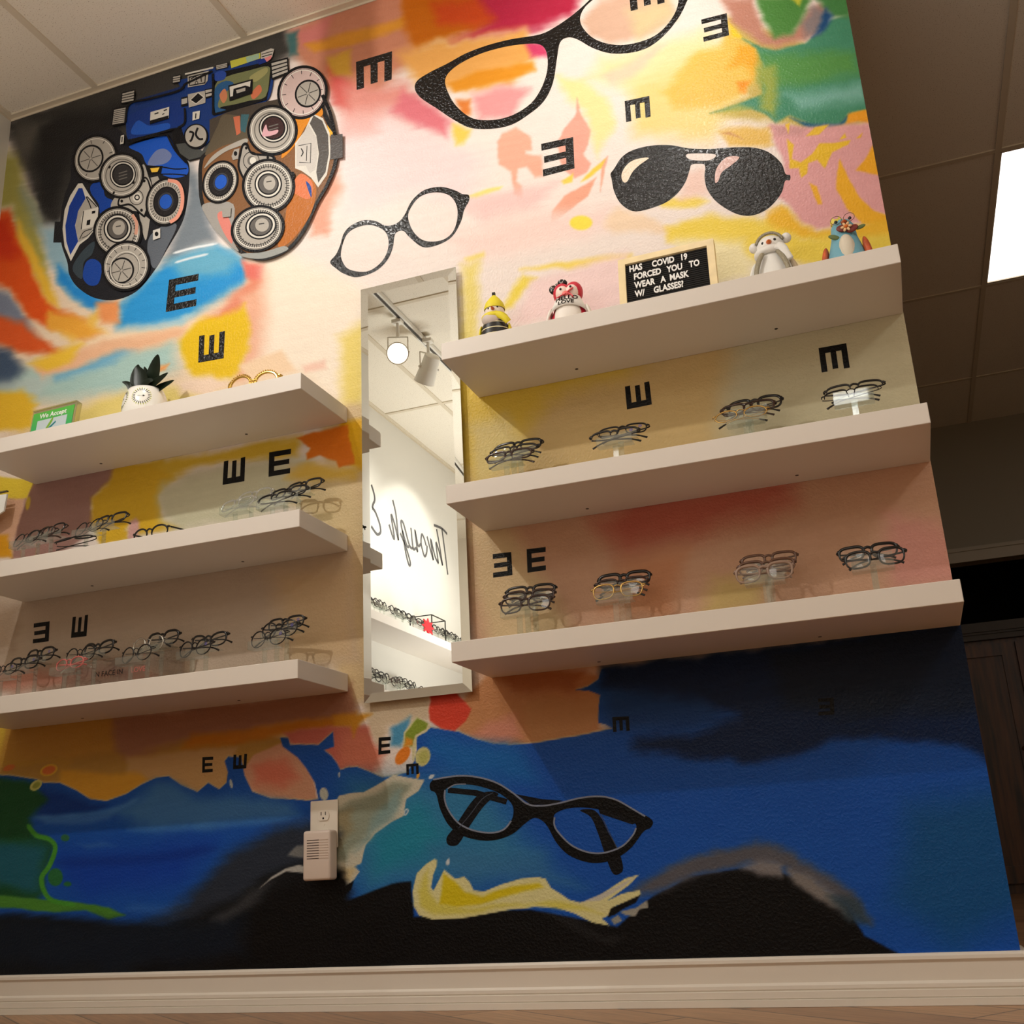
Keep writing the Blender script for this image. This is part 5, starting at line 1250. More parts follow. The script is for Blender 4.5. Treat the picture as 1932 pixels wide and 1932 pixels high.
CL = {  # stand key: (x, shelf z, phrase of the stand, yaw, [(dx, y, z, colour, outline, width, extra)])  front tier first
 'R2a': (.138, ZR[1], 'stand beside the mirror, right middle shelf', 4, [(.004, -.19, 1.267, 'dark', 'rect', .134, {}), (-.001, -.135, 1.301, 'black', 'rect', .136, {'half': True}), (-.008, -.08, 1.333, 'black', 'rect', .142, {'rim': .0026})]),
 'R2b': (.412, ZR[1], 'second stand from mirror, right middle shelf', 3, [(-.003, -.19, 1.272, 'black', 'rect', .132, {'sticker': 1, 'half': True}), (.005, -.13, 1.304, 'gun', 'rect', .140, {'sticker': 1, 'rim': .0015})]),
 'R2c': (.718, ZR[1], 'third stand from mirror, right middle shelf', 3, [(-.010, -.19, 1.267, 'gold', 'oval', .140, {'tip': 'black'}), (.003, -.135, 1.302, 'dark', 'rect', .138, {'rim': .0024}), (.014, -.08, 1.330, 'black', 'square', .142, {'rim': .0028})]),
 'R2d': (.956, ZR[1], 'rightmost stand, right middle shelf', 2, [(-.004, -.19, 1.269, 'gun', 'rect', .138, {'half': True, 'tip': 'black'}), (.005, -.13, 1.304, 'black', 'rect', .144, {'half': True})]),
 'R3a': (.150, ZR[2], 'stand beside the mirror, right bottom shelf', 8, [(.013, -.19, .892, 'dark', 'square', .138, {}), (.004, -.13, .923, 'dark', 'rect', .138, {'rim': .0023}), (-.012, -.07, .950, 'black', 'rect', .140, {'rim': .0025})]),
 'R3b': (.381, ZR[2], 'second stand from mirror, right bottom shelf', 6, [(.005, -.19, .895, 'gold', 'square', .136, {'tip': 'black'}), (.001, -.13, .922, 'dark', 'rect', .138, {'half': True}), (-.006, -.07, .949, 'black', 'rect', .140, {'rim': .0030})]),
 'R3c': (.716, ZR[2], 'third stand from mirror, right bottom shelf', 5, [(-.001, -.19, .892, 'taupe', 'square', .138, {'rim': .0026}), (0, -.13, .918, 'brown', 'rect', .138, {'rim': .0024}), (.001, -.07, .948, 'brown', 'rect', .140, {'rim': .0024})]),
 'R3d': (.940, ZR[2], 'rightmost stand, right bottom shelf', 2, [(.006, -.19, .891, 'black', 'square', .138, {'rim': .0022}), (-.006, -.13, .920, 'black', 'rect', .138, {'rim': .0026})]),
 'L2a': (-1.339, ZL[1], 'leftmost stand, left middle shelf', 6, [(0, -.19, 1.280, 'gun', 'round', .132, {}), (0, -.135, 1.308, 'dark', 'square', .134, {'rim': .0014}), (-.012, -.085, 1.334, 'black', 'square', .138, {'rim': .0018})]),
 'L2b': (-1.118, ZL[1], 'second stand from left, left middle shelf', 6, [(0, -.19, 1.280, 'gun', 'round', .136, {'sticker': 0}), (.014, -.12, 1.320, 'black', 'rect', .138, {'rim': .0025})]),
 'L2c': (-.632, ZL[1], 'third stand from left, left middle shelf', 6, [(0, -.19, 1.269, 'clear', 'rect', .136, {'tip': 'clear'}), (.004, -.115, 1.314, 'clear', 'square', .136, {'tip': 'clear'})]),
 'L2d': (-.518, ZL[1], 'rightmost stand, left middle shelf', 8, [(0, -.19, 1.265, 'black', 'rect', .136, {'half': True}), (.002, -.125, 1.302, 'black', 'rect', .136, {'rim': .0023}), (.012, -.06, 1.340, 'black', 'rect', .138, {'rim': .0024})]),
 'L3a': (-1.374, ZL[2], 'leftmost stand, left bottom shelf', 6, [(-.003, -.19, .902, 'gun', 'oval', .134, {'sticker': 1}), (.004, -.125, .931, 'black', 'square', .136, {'sticker': 1, 'rim': .0022}), (.003, -.065, .964, 'black', 'square', .138, {'sticker': 1, 'rim': .0024})]),
 'L3b': (-1.156, ZL[2], 'second stand from left, left bottom shelf', 6, [(.006, -.19, .895, 'rose', 'oval', .134, {'rim': .0014, 'tip': 'silver'}), (-.006, -.138, .931, 'gun', 'round', .134, {}), (.002, -.078, .956, 'black', 'cat', .138, {'rim': .0026})]),
 'L3c': (-.940, ZL[2], 'third stand from left, left bottom shelf', 6, [(.008, -.19, .899, 'gun', 'round', .134, {'tip': 'gun'}), (-.010, -.122, .938, 'silver', 'round', .134, {}), (-.006, -.066, .962, 'black', 'square', .138, {'rim': .0026})]),
 'L3d': (-.748, ZL[2], 'fourth stand from left, left bottom shelf', 7, [(0, -.19, .893, 'gun', 'round', .132, {'sticker': 1, 'rim': .0014}), (0, -.132, .922, 'black', 'cat', .138, {'rim': .0022})]),
 'L3e': (-.533, ZL[2], 'rightmost stand, left bottom shelf', 9, [(.004, -.19, .894, 'gun', 'round', .134, {'sticker': 1}), (.001, -.133, .927, 'black', 'round', .134, {'sticker': 1, 'rim': .0014}), (-.010, -.085, .952, 'black', 'rect', .138, {'sticker': 1, 'rim': .0022})]),
}
CN = {'black': 'black', 'dark': 'dark tortoise', 'brown': 'brown', 'taupe': 'taupe', 'gold': 'gold wire', 'gun': 'thin dark wire', 'clear': 'clear', 'silver': 'silver wire', 'rose': 'rose pink', 'navy': 'navy'}
KN = {'rect': 'rectangular', 'square': 'square', 'round': 'round', 'oval': 'oval', 'cat': 'cat-eye'}
SHN = {'R2': 'right middle shelf', 'R3': 'right bottom shelf', 'L2': 'left middle shelf', 'L3': 'left bottom shelf'}
TIER = {2: ('front', 'back'), 3: ('front', 'middle', 'back')}
for key, (x, zt, phr, yaw, tl) in CL.items():
    grp = 'clear acrylic eyeglass stands on the ' + SHN[key[:2]]
    stand('clear acrylic ' + phr, x, zt, [(y, z - zt) for _, y, z, *_ in tl], grp)
    for i, (dx, y, z, c, k, w, ex) in enumerate(tl):
        glasses('eyeglasses', '%s %s pair, %s bar, %s' % (CN[c], KN[k], TIER[len(tl)][i], phr), (x + dx, y, z), c, k, w * (.925 if key[0] == 'R' else .90), yaw=(yaw - 4 if key[0] == 'R' else yaw - 17) + (3 if i == 1 else 0), pitch=(-20 if key[1] == '2' else -8), scale_h=(.92 if key[0] == 'R' else .97), folded=True, group='eyeglasses on the ' + SHN[key[:2]], **ex)
# loose pairs on the left shelves
glasses('eyeglasses', 'black narrow pair lying alone on the left middle shelf without a stand', (-.890, -.215, ZL[1] + .0245), 'black', 'oval', .134, yaw=-8, pitch=0, rim=.0019, temple_drop=-.014, group='loose eyeglasses on the left shelves')
glasses('eyeglasses', 'thin dark pair lying flat on the left middle shelf below the second stand', (-1.128, -.232, ZL[1] + .0405), 'gun', 'oval', .130, yaw=3, pitch=-60, rim=.0015, folded=True, group='loose eyeglasses on the left shelves')

# gold jewelled pair on the plant shelf
GOLD = mat('polished_gold', (214, 178, 96), .22, 1.0)
t = thing('gold_eyeglasses', 'ornate gold beaded eyeglasses on the top left shelf beside the plant', 'eyeglasses', (-.592, -.190, ZL[0] + .036), (R(-8), 0, R(4)))
bm = bmesh.new(); bd = bmesh.new()
for sgn in (-1, 1):
    o = [(sgn * (.040 + x), .9 * (.04 + x) ** 2, z) for x, z in lens_outline(.032, .028, 'round', 30)]
    sweep(bm, o, .0034, .003, (0, 1, 0), closed=True, n=8)
    for k, p in enumerate(lens_outline(.0365, .0325, 'round', 34)):
        if p[1] > -.012: ball(bd, (sgn * (.040 + p[0]), .9 * (.04 + p[0]) ** 2 - .003, p[1]), .0024, u=8, v=6)
    sweep(bm, [(sgn * .070, .005, .010), (sgn * .078, .007, .012), (sgn * .082, .012, .011)], [.006, .006, .005], .003, (0, 1, 0))
box(bm, -.011, .011, -.003, .003, -.010, .010)
for k in range(5): ball(bd, (-.009 + k * .0045, -.004, .004), .0022, u=8, v=6)
obj('front_frame', bm, GOLD, t, 'auto'); obj('beading', bd, GOLD, t, True)
for sgn in (-1, 1):
    bm = bmesh.new(); sweep(bm, smooth_curve([(sgn * .081, .010, .011), (sgn * .080, .06, .008), (sgn * .078, .10, .0), (sgn * .076, .128, -.014)], 4), .0034, .0018, (1, 0, 0)); obj('temple', bm, GOLD, t, True)

# glasses crowding the side-wall shelves (only the mirror shows them)
rng = random.Random(5)
lab = {0: 'jumbled eyeglasses on the side-wall upper shelf, seen only in the mirror', 1: 'eyeglasses on the side-wall lower shelf, seen at the mirror bottom'}
def side_stand(y, zt, hs, which):
    t = thing('eyeglass_stand', 'clear acrylic stand on the side-wall %s shelf, seen only in the mirror' % ('upper', 'lower')[which], 'display stand', (WX0, y, zt), (0, 0, PI / 2), 'stands on the side-wall %s shelf' % ('upper', 'lower')[which])
    obj('base', bevbox(-.032, .032, -.225, -.04, .0002, .0032, .0008, 1), ACR, t)
    for d, h in hs:
        nose_rest(t, 0, -d, h, .086)
for which, zt, ys in ((0, 1.600, (-2.60, -2.79, -3.02, -3.16, -3.53, -3.66, -3.80)), (1, 1.205, (-2.62, -2.80, -2.98, -3.16))):
    for j, y in enumerate(ys):
        hs = [(.19, .085), (.12, .125), (.06, .155)][: (3 if j % 3 != 2 else 2)]
        side_stand(y, zt, hs, which)
        for d, h in hs:
            glasses('eyeglasses', lab[which], (WX0 + d, y, zt + h), rng.choice(['black', 'black', 'dark', 'gun']), rng.choice(['square', 'rect', 'round']), .124, yaw=90 + rng.uniform(-6, 6), pitch=-7, folded=True, group='side-wall %s shelf eyeglasses' % ('upper', 'lower')[which], rim=rng.choice([.0022, .0026]))
t = thing('wire_cube_stand', 'black wire cube frame on the side-wall shelf, reflected in the mirror', 'display frame', (WX0 + .13, -3.37, 1.600))
bm = bmesh.new(); q = .0028; w2, d2, h2 = .10, .07, .15
for sx in (-1, 1):
    for sy in (-1, 1): box(bm, sx * d2 - q, sx * d2 + q, sy * w2 - q, sy * w2 + q, .0004, h2)
    for z in (.003, h2): box(bm, sx * d2 - q, sx * d2 + q, -w2, w2, z - q + .0004, z + q); box(bm, -d2, d2, sx * w2 - q, sx * w2 + q, z - q + .0004, z + q)
obj('frame', bm, FR['black'], t)
bm = bmesh.new()
s8 = [(.085 * (1 if k % 2 == 0 else .55) * math.cos(PI * k / 8), .05 * (1 if k % 2 == 0 else .55) * math.sin(PI * k / 8) + .052) for k in range(16)]
A = [bm.verts.new((0, x, z)) for x, z in s8]; B = [bm.verts.new((.006, x, z)) for x, z in s8]
bm.faces.new(A); bm.faces.new(B)
for k in range(16): bm.faces.new([A[k], A[(k + 1) % 16], B[(k + 1) % 16], B[k]])
tag(obj('starburst_sign', bm, mat('bright_red_card', (226, 30, 44), .5), loc=(WX0 + .225, -3.15, 1.600)), 'bright red starburst price card on the side-wall shelf, reflected in the mirror', 'sign')

# ------------------------------------------------------------------ penguin figurines and the letter board (top right shelf)
def mk(c, rough=.5, **k): return mat('paint_%02x%02x%02x' % c, c, rough, **k)
WHITE_R = mk((236, 232, 224), .45, bump=.1, bscale=300); INK = mk((14, 12, 12), .3); ORANGE = mk((224, 112, 30), .4)
ZT = ZR[0]
def eyes(t, pts, r=.0034, y=0):
    for p in pts:
        bm = bmesh.new(); ball(bm, p, r, r * .6, r, u=12, v=8); obj('eye', bm, INK, t, True)

# 1: bee costume
YEL = mk((232, 214, 40), .55, bump=.15, bscale=250)
t = thing('penguin_figurine', 'penguin figurine in a yellow hat and bee-striped suit, nearest the mirror', 'figurine', (.104, -.130, ZT), (0, 0, R(8)), 'penguin figurines on the top right shelf')
def bee_mat():
    m = mat('bee_stripes', (20, 16, 14), .4); nt = m.node_tree; b = nt.nodes['Principled BSDF']
    tc = nt.nodes.new('ShaderNodeTexCoord'); sp = nt.nodes.new('ShaderNodeSeparateXYZ'); nt.links.new(tc.outputs['Object'], sp.inputs[0])
    ma = nt.nodes.new('ShaderNodeMath'); ma.operation = 'MULTIPLY'; ma.inputs[1].default_value = 58; nt.links.new(sp.outputs['Z'], ma.inputs[0])
    fr = nt.nodes.new('ShaderNodeMath'); fr.operation = 'FRACT'; nt.links.new(ma.outputs[0], fr.inputs[0])
    gt = nt.nodes.new('ShaderNodeMath'); gt.operation = 'GREATER_THAN'; gt.inputs[1].default_value = .84; nt.links.new(fr.outputs[0], gt.inputs[0])
    mx = nt.nodes.new('ShaderNodeMix'); mx.data_type = 'RGBA'; mx.inputs[6].default_value = rgba((20, 16, 14)); mx.inputs[7].default_value = rgba((226, 214, 170))
    nt.links.new(gt.outputs[0], mx.inputs['Factor']); nt.links.new(mx.outputs[2], b.inputs['Base Color'])
    return m
bm = bmesh.new(); lathe(bm, [(0, .001), (.034, .001), (.040, .01), (.042, .03), (.040, .055), (.036, .078), (.030, .096), (.026, .104), (0, .106)], 28, sy=.85); obj('body', bm, bee_mat(), t, 'auto')
bm = bmesh.new(); ball(bm, (-.006, -.017, .096), .026, .0165, .019); obj('bib', bm, mk((206, 190, 180), .6), t, True)
bm = bmesh.new(); ball(bm, (0, -.001, .124), .0262, .024, .026); obj('head', bm, mk((240, 226, 214), .5), t, True)
bm = bmesh.new(); lathe(bm, [(.0275, .131), (.0282, .136), (.024, .150), (.014, .164), (.006, .173), (0, .176)], 24, sy=.95); obj('hat', bm, YEL, t, True)
bm = bmesh.new(); box(bm, -.0042, .0042, -.0042, .0042, .174, .183); obj('pompom', bm, INK, t)
bm = bmesh.new(); o = [(.028 * math.cos(a), .026 * math.sin(a), .106) for a in np.linspace(0, 2 * PI, 25)[:-1]]; sweep(bm, o, .007, .0075, (0, 0, 1), closed=True, n=8)
sweep(bm, smooth_curve([(.006, -.028, .106), (.020, -.031, .098), (.034, -.030, .086), (.040, -.026, .078)], 4), .003, .008, (0, -.3, 1), n=8); obj('scarf', bm, YEL, t, True)
bm = bmesh.new(); cyl(bm, (0, -.022, .124), (0, -.043, .121), .0055, .0008, 14); obj('beak', bm, mk((196, 88, 40), .4), t, True)
eyes(t, [(-.012, -.0215, .127), (.012, -.0215, .129)], .0026)
for s in (-1, 1):
    bm = bmesh.new(); ball(bm, (s * .041, .004, .055), .005, .02, .036, (0, s * -.12, 0)); obj('wing', bm, YEL, t, True)

# 2: red hood with HELLO LOVE collar
RED = mk((206, 34, 62), .42); BLUSH = mk((238, 230, 220), .5)
t = thing('penguin_figurine', 'red hooded penguin figurine with polka-dot bow and HELLO LOVE collar', 'figurine', (.307, -.130, ZT), (0, 0, R(6)), 'penguin figurines on the top right shelf')
bm = bmesh.new(); lathe(bm, [(0, .001), (.044, .001), (.050, .012), (.051, .035), (.047, .062), (.038, .088), (.030, .104), (0, .108)], 28, sy=.8); obj('body', bm, RED, t, 'auto')
bm = bmesh.new(); ball(bm, (0, -.022, .052), .036, .024, .048); obj('belly', bm, BLUSH, t, True)
bm = bmesh.new()
for s in (-1, 1): ball(bm, (s * .0145, 0, .131), .0245, .026, .030, (0, s * .12, 0))
obj('hood', bm, RED, t, True)
bm = bmesh.new()
for s in (-1, 1): ball(bm, (s * .0125, -.012, .126), .0185, .0185, .0225, (0, s * .1, 0))
obj('face', bm, mk((244, 222, 210), .5), t, True)
bm = bmesh.new()
A, B = [], []
for k in range(25):
    a = PI * (1.08 + .84 * k / 24)
    c, s_ = math.cos(a), math.sin(a)
    A.append((.033 * c, .027 * s_ - .004, .113)); B.append((.054 * c, .044 * s_ - .004, .060 + .016 * math.sin(PI * k / 24)))
va = [bm.verts.new(p) for p in A]; vb = [bm.verts.new(p) for p in B]; vc = [bm.verts.new((p[0] * .97, p[1] * .97 + .002, p[2])) for p in B]; vd = [bm.verts.new((p[0] * .93, p[1] * .93 + .002, p[2])) for p in A]
for k in range(24):
    bm.faces.new([va[k], va[k + 1], vb[k + 1], vb[k]]); bm.faces.new([vb[k], vb[k + 1], vc[k + 1], vc[k]]); bm.faces.new([vd[k], vc[k], vc[k + 1], vd[k + 1]]); bm.faces.new([va[k], vd[k], vd[k + 1], va[k + 1]])
collar = obj('collar', bm, WHITE_R, t, True)
def on_collar(body, size, row, x0=0):
    me = text_mesh(body, size, .0006, .0004)
    for v in me.vertices:
        x, h = v.co.x + x0, v.co.y + row
        u = min(max((.113 - h) / .037, -.1), 1.1)
        rx, ry = .033 + .021 * u, .027 + .017 * u
        s = min(.98, abs(x) / rx); yy = -ry * math.sqrt(1 - s * s) - .004
        v.co = Vector((x, yy - .0012, h))
    o = obj('lettering', me, INK, collar)
on_collar('HELLO', .0195, .1010); on_collar('LOVE', .0175, .0855, -.001)
bm = bmesh.new(); ball(bm, (-.034, -.004, .146), .015, .008, .013, (0, .6, 0)); ball(bm, (-.012, -.004, .163), .013, .008, .010, (0, .3, 0)); ball(bm, (-.024, -.008, .155), .007)
bow = obj('bow', bm, INK, t, True)
bm = bmesh.new()
for (bx, bz) in ((-.040, .150), (-.033, .141), (-.029, .153), (-.041, .140), (-.036, .147), (-.017, .166), (-.010, .160), (-.007, .166), (-.014, .158), (-.024, .156)): ball(bm, (bx, -.0135 if bx != -.024 else -.0152, bz), .0016, .0012, .0016, u=8, v=6)
obj('dots', bm, WHITE_R, bow, True)
bm = bmesh.new(); ball(bm, (0, -.030, .116), .011, .005, .008, (0, .1, 0)); obj('beak', bm, mk((238, 120, 112), .4), t, True)
bm = bmesh.new(); sweep(bm, smooth_curve([(.004, -.036, .116), (.012, -.035, .123), (.018, -.032, .128)], 3), .0018, .004, (0, 1, .3)); sweep(bm, smooth_curve([(.004, -.036, .114), (.014, -.037, .107), (.018, -.039, .099)], 3), .0018, .004, (0, 1, .3)); sweep(bm, smooth_curve([(0, -.036, .113), (-.012, -.035, .110), (-.024, -.031, .107)], 3), .0015, .003, (0, 1, .3)); obj('ribbon', bm, mk((236, 96, 104), .4), t, True)
eyes(t, [(-.014, -.031, .131), (.012, -.031, .134)], .0032)
for s in (-1, 1):
    bm = bmesh.new(); ball(bm, (s * .054, -.002, .058), .007, .02, .036, (0, s * -.25, 0)); obj('flipper', bm, BLUSH, t, True)

# 3: white penguin with earmuffs
SIL = mat('silver_glitter', (170, 162, 140), .35, .6, bump=.9, bscale=500)
SNOW = mk((238, 236, 230), .5, bump=.12, bscale=260)
t = thing('penguin_figurine', 'white penguin figurine in earmuffs and silver-trimmed scarf', 'figurine', (.823, -.130, ZT), (0, 0, R(-2)), 'penguin figurines on the top right shelf')
bm = bmesh.new(); lathe(bm, [(0, .001), (.044, .001), (.050, .012), (.051, .035), (.047, .065), (.039, .09), (.030, .108), (0, .112)], 28, sy=.85); obj('body', bm, SNOW, t, 'auto')
bm = bmesh.new(); ball(bm, (0, -.002, .131), .034, .030, .030); obj('head', bm, SNOW, t, True)
for s in (-1, 1):
    bm = bmesh.new(); ball(bm, (s * .039, -.002, .144 + (.004 if s > 0 else -.004)), .0125); obj('earmuff', bm, SNOW, t, True)
bm = bmesh.new(); o = [(.034 * math.sin(a), -.010 - .018 * math.cos(a) * .6, .131 + .030 * math.cos(a)) for a in np.linspace(-1.25, 1.25, 16)]; sweep(bm, o, .003, .004, (0, 1, 0)); obj('headband', bm, SIL, t, True)
bm = bmesh.new(); o = [(.034 * math.cos(a), .030 * math.sin(a) - .002, .113) for a in np.linspace(0, 2 * PI, 25)[:-1]]; sweep(bm, o, .007, .009, (0, 0, 1), closed=True, n=8)
sweep(bm, smooth_curve([(.018, -.034, .116), (.030, -.037, .104), (.036, -.039, .085), (.042, -.039, .068)], 4), .004, .010, (.3, -.2, 1) if False else (1, 0, .2), n=8); obj('scarf', bm, SNOW, t, True)
for s in (-1, 1):
    bm = bmesh.new(); sweep(bm, smooth_curve([(s * .018, -.036, .100), (s * .028, -.043, .078), (s * .036, -.044, .052), (s * .038, -.043, .025)], 4), .0035, .0055, (1, 0, 0), n=8); obj('trim', bm, SIL, t, True)
    bm = bmesh.new(); ball(bm, (s * .051, .002, .062), .008, .022, .038, (0, s * -.3, 0)); obj('flipper', bm, SNOW if s < 0 else mk((206, 188, 160), .5), t, True)
bm = bmesh.new(); cyl(bm, (0, -.026, .132), (.001, -.048, .127), .0085, .001, 14); obj('beak', bm, ORANGE, t, True)
eyes(t, [(-.015, -.0275, .133), (.014, -.0285, .136)], .0036)

# 4: blue penguin with crown
BLU = mk((116, 176, 196), .55, bump=.3, bscale=300)
t = thing('penguin_figurine', 'light blue penguin figurine with yellow crown, nearest the wall end', 'figurine', (.993, -.130, ZT), (0, 0, R(-6)), 'penguin figurines on the top right shelf')
bm = bmesh.new(); lathe(bm, [(0, .001), (.040, .001), (.045, .012), (.046, .035), (.043, .065), (.036, .09), (.030, .112), (.029, .125), (.027, .142), (.019, .156), (0, .162)], 28, sy=.88); obj('body', bm, BLU, t, True)
bm = bmesh.new(); ball(bm, (.005, -.0215, .068), .020, .022, .042); obj('belly', bm, mk((226, 216, 196), .6, bump=.2, bscale=300), t, True)
for s in (-1, 1):
    bm = bmesh.new(); ball(bm, (s * .049, -.004, .062 + (0 if s < 0 else .004)), .009, .017, .036, (0, s * -.14, 0)); obj('wing', bm, mat('carved_orange_wood', (196, 88, 44), .5, vary=.3, vscale=60), t, True)
bm = bmesh.new(); n = 24; ring0, ring1 = [], []
for k in range(n):
    a = 2 * PI * k / n; ring0.append(bm.verts.new((-.010 + .015 * math.cos(a), -.004 + .013 * math.sin(a), .152))); ring1.append(bm.verts.new((-.010 + .016 * math.cos(a), -.004 + .014 * math.sin(a), .160 + (.008 if k % 4 == 0 else 0))))
for k in range(n): bm.faces.new([ring0[k], ring0[(k + 1) % n], ring1[(k + 1) % n], ring1[k]])
obj('crown', bm, mk((236, 214, 70), .4), t)
bm = bmesh.new(); cyl(bm, (.008, -.022, .141), (.010, -.042, .138), .0085, .0012, 14); obj('beak', bm, mk((206, 100, 52), .45), t, True)
bm = bmesh.new()
for k in range(6):
    a = PI * k / 3; ball(bm, (.012 + .008 * math.cos(a), -.036, .122 + .008 * math.sin(a)), .0055, .003, .0032, (0, -a, 0), 10, 6)
fl = obj('flower', bm, mk((240, 200, 150), .5), t, True)
bm = bmesh.new(); ball(bm, (.012, -.0385, .122), .0042); obj('flower_centre', bm, ORANGE, fl, True)
bm = bmesh.new(); ball(bm, (.002, -.031, .123), .014, .004, .009, (0, .2, 0)); ball(bm, (.024, -.029, .117), .014, .004, .009, (0, -.3, 0)); obj('bow_tie', bm, mk((120, 40, 28), .5), t, True)
bm = bmesh.new(); ball(bm, (-.020, -.027, .108), .014, .003, .006, (0, .5, 0)); ball(bm, (.042, -.024, .118), .012, .003, .005, (0, -.2, 0)); obj('leaf', bm, mk((96, 112, 62), .6), t, True)
bm = bmesh.new()
for s in (-1, 1):
    o = [(.006 + s * .015 + .0125 * math.cos(a), -.032, .147 + .011 * math.sin(a)) for a in np.linspace(0, 2 * PI, 21)[:-1]]; sweep(bm, o, .0006, .0006, (0, 1, 0), closed=True, n=5)
obj('spectacles', bm, mk((90, 60, 36), .3), t)
eyes(t, [(-.010, -.0285, .145), (.022, -.027, .147)], .0042)

# letter board
t = thing('letter_board', 'black felt letter board in a pale wooden frame asking about masks and glasses', 'letter board', (.5665, -.150, ZT), (R(-9), 0, 0))
PINE = mat('pale_pine_frame', (238, 216, 168), .45, vary=.10, vscale=25)
W2, H2 = .1225, .196
bm = bmesh.new()
for a in ((-W2, -W2 + .018, 0, H2), (W2 - .018, W2, 0, H2), (-W2 + .018, W2 - .018, 0, .018), (-W2 + .018, W2 - .018, H2 - .018, H2)): box(bm, a[0], a[1], -.010, .014, a[2], a[3])
HBOARD = None
obj('frame', bm, PINE, t)
FELT = mat('black_felt', (18, 16, 15), .9)
bm = bmesh.new(); x0, x1 = -W2 + .018, W2 - .018
zz = .018; A = []
prof = []
while zz < H2 - .018:
    prof += [(-.004, zz), (-.004, zz + .0036), (-.0022, zz + .0042), (-.0022, zz + .0056)]; zz += .0062
prof = [(y, min(z, H2 - .018)) for y, z in prof]
va = [bm.verts.new((x0, y, z)) for y, z in prof]; vb = [bm.verts.new((x1, y, z)) for y, z in prof]
for k in range(len(prof) - 1): bm.faces.new([va[k], vb[k], vb[k + 1], va[k + 1]])
box(bm, x0, x1, 0, .010, .018, H2 - .018)
obj('felt', bm, FELT, t)
LTR = mat('white_plastic_letter', (240, 238, 234), .35)
ZTOPROW = H2 - .018 - .0165
rows = [('HAS', -.095, 0), ('COVID', -.036, 0), ('19', .036, 0), ('FORCED', -.0845, 1), ('YOU', .0010, 1), ('TO', .057, 1), ('WEAR', -.0835, 2), ('A', -.0165, 2), ('MASK', .0060, 2), ('W/', -.0835, 3), ('GLASSES?', -.036, 3)]
for w, x, r in rows:
    me = text_mesh(w, .0262, .0009, .00085, 'LEFT')
    for v in me.vertices: v.co.x *= .70
    obj('lettering', me, LTR, t, loc=(x, -.0052, ZTOPROW - r * .0272), rot=UPRIGHT)

# ------------------------------------------------------------------ top left shelf: sign, plant pot
ZT = ZL[0]
t = thing('acrylic_sign', 'small green We Accept payment sign in a clear holder, left on the plant shelf', 'sign', (-1.350, -.130, ZT), (R(-7), 0, R(-2)))
w, h = .086, .147
bm = bmesh.new(); box(bm, -w, w, .0010, .0040, .0005, h); box(bm, w - .0005, w + .004, -.002, .018, .0005, h); box(bm, -w, w, -.002, .018, h, h + .003); box(bm, -w, w, -.02, .045, .0002, .0030)
obj('holder', bm, clear_mat('sign_acrylic', (238, 236, 190), gloss=.12, haze=.12), t)
def green_mat():
    m = mat('green_print', (40, 170, 80), .4); nt = m.node_tree; b = nt.nodes['Principled BSDF']
    tc = nt.nodes.new('ShaderNodeTexCoord'); sp = nt.nodes.new('ShaderNodeSeparateXYZ'); nt.links.new(tc.outputs['Object'], sp.inputs[0])
    mr = nt.nodes.new('ShaderNodeMapRange'); mr.inputs[1].default_value = .05; mr.inputs[2].default_value = h; nt.links.new(sp.outputs['Z'], mr.inputs[0])
    cr = nt.nodes.new('ShaderNodeValToRGB'); cr.color_ramp.elements[0].color = rgba((30, 165, 105)); cr.color_ramp.elements[1].color = rgba((92, 184, 60)); nt.links.new(mr.outputs[0], cr.inputs[0]); nt.links.new(cr.outputs[0], b.inputs['Base Color'])
    return m
bm = bmesh.new(); box(bm, -w + .006, w - .006, -.0008, .0008, .003, h - .010); pn = obj('print', bm, green_mat(), t)
obj('lettering', text_mesh('We Accept', .0225, .0002, .0005), mk((236, 240, 232), .4), pn, loc=(0, -.0014, h - .026), rot=UPRIGHT)
bm = bmesh.new(); box(bm, -.058, .058, -.0016, -.0010, .008, h - .040); cd = obj('card', bm, mk((190, 204, 208), .4), pn)
bm = bmesh.new()
for pts in ([(-.022, .070), (-.002, .105), (.004, .112), (.004, .098), (-.004, .082), (-.016, .068)],): 
    bm.faces.new([bm.verts.new((x, -.0019, z)) for x, z in pts])
obj('leaf_mark', bm, mk((120, 170, 50), .5), cd)
bm = bmesh.new(); bm.faces.new([bm.verts.new((x, -.00192, z)) for x, z in [(-.010, .074), (.016, .094), (.018, .088), (0, .072)]]); obj('leaf_mark', bm, mk((30, 120, 130), .5), cd)

t = thing('potted_plant', 'small snake plant in a white pot printed with dials, on the top left shelf', 'potted plant', (-.997, -.130, ZT)); t.scale = (.84, .84, .84)
bm = bmesh.new(); lathe(bm, [(0, .002), (.048, .002), (.066, .016), (.077, .045), (.079, .070), (.075, .100), (.066, .126), (.061, .136), (.058, .1365), (.0565, .134), (.060, .122), (0, .118)], 40); obj('pot', bm, mk((238, 236, 228), .25), t, True)
bm = bmesh.new(); lathe(bm, [(0, .1235), (.059, .1225), (0, .120)], 24); obj('soil', bm, mk((50, 36, 26), .9), t)
def pot_r(z): return np.interp(z, [.016, .045, .070, .100, .126], [.066, .077, .079, .075, .066]) + .0005
def pot_mark(col, shapes, name, phi):
    bm = bmesh.new()
    for pts in shapes:
        vs = []
        for (u, z) in pts:
            r = pot_r(z); a = phi + u / r; vs.append(bm.verts.new((r * math.sin(a), -r * math.cos(a), z)))
        bm.faces.new(vs)
    obj(name, bm, col, t)
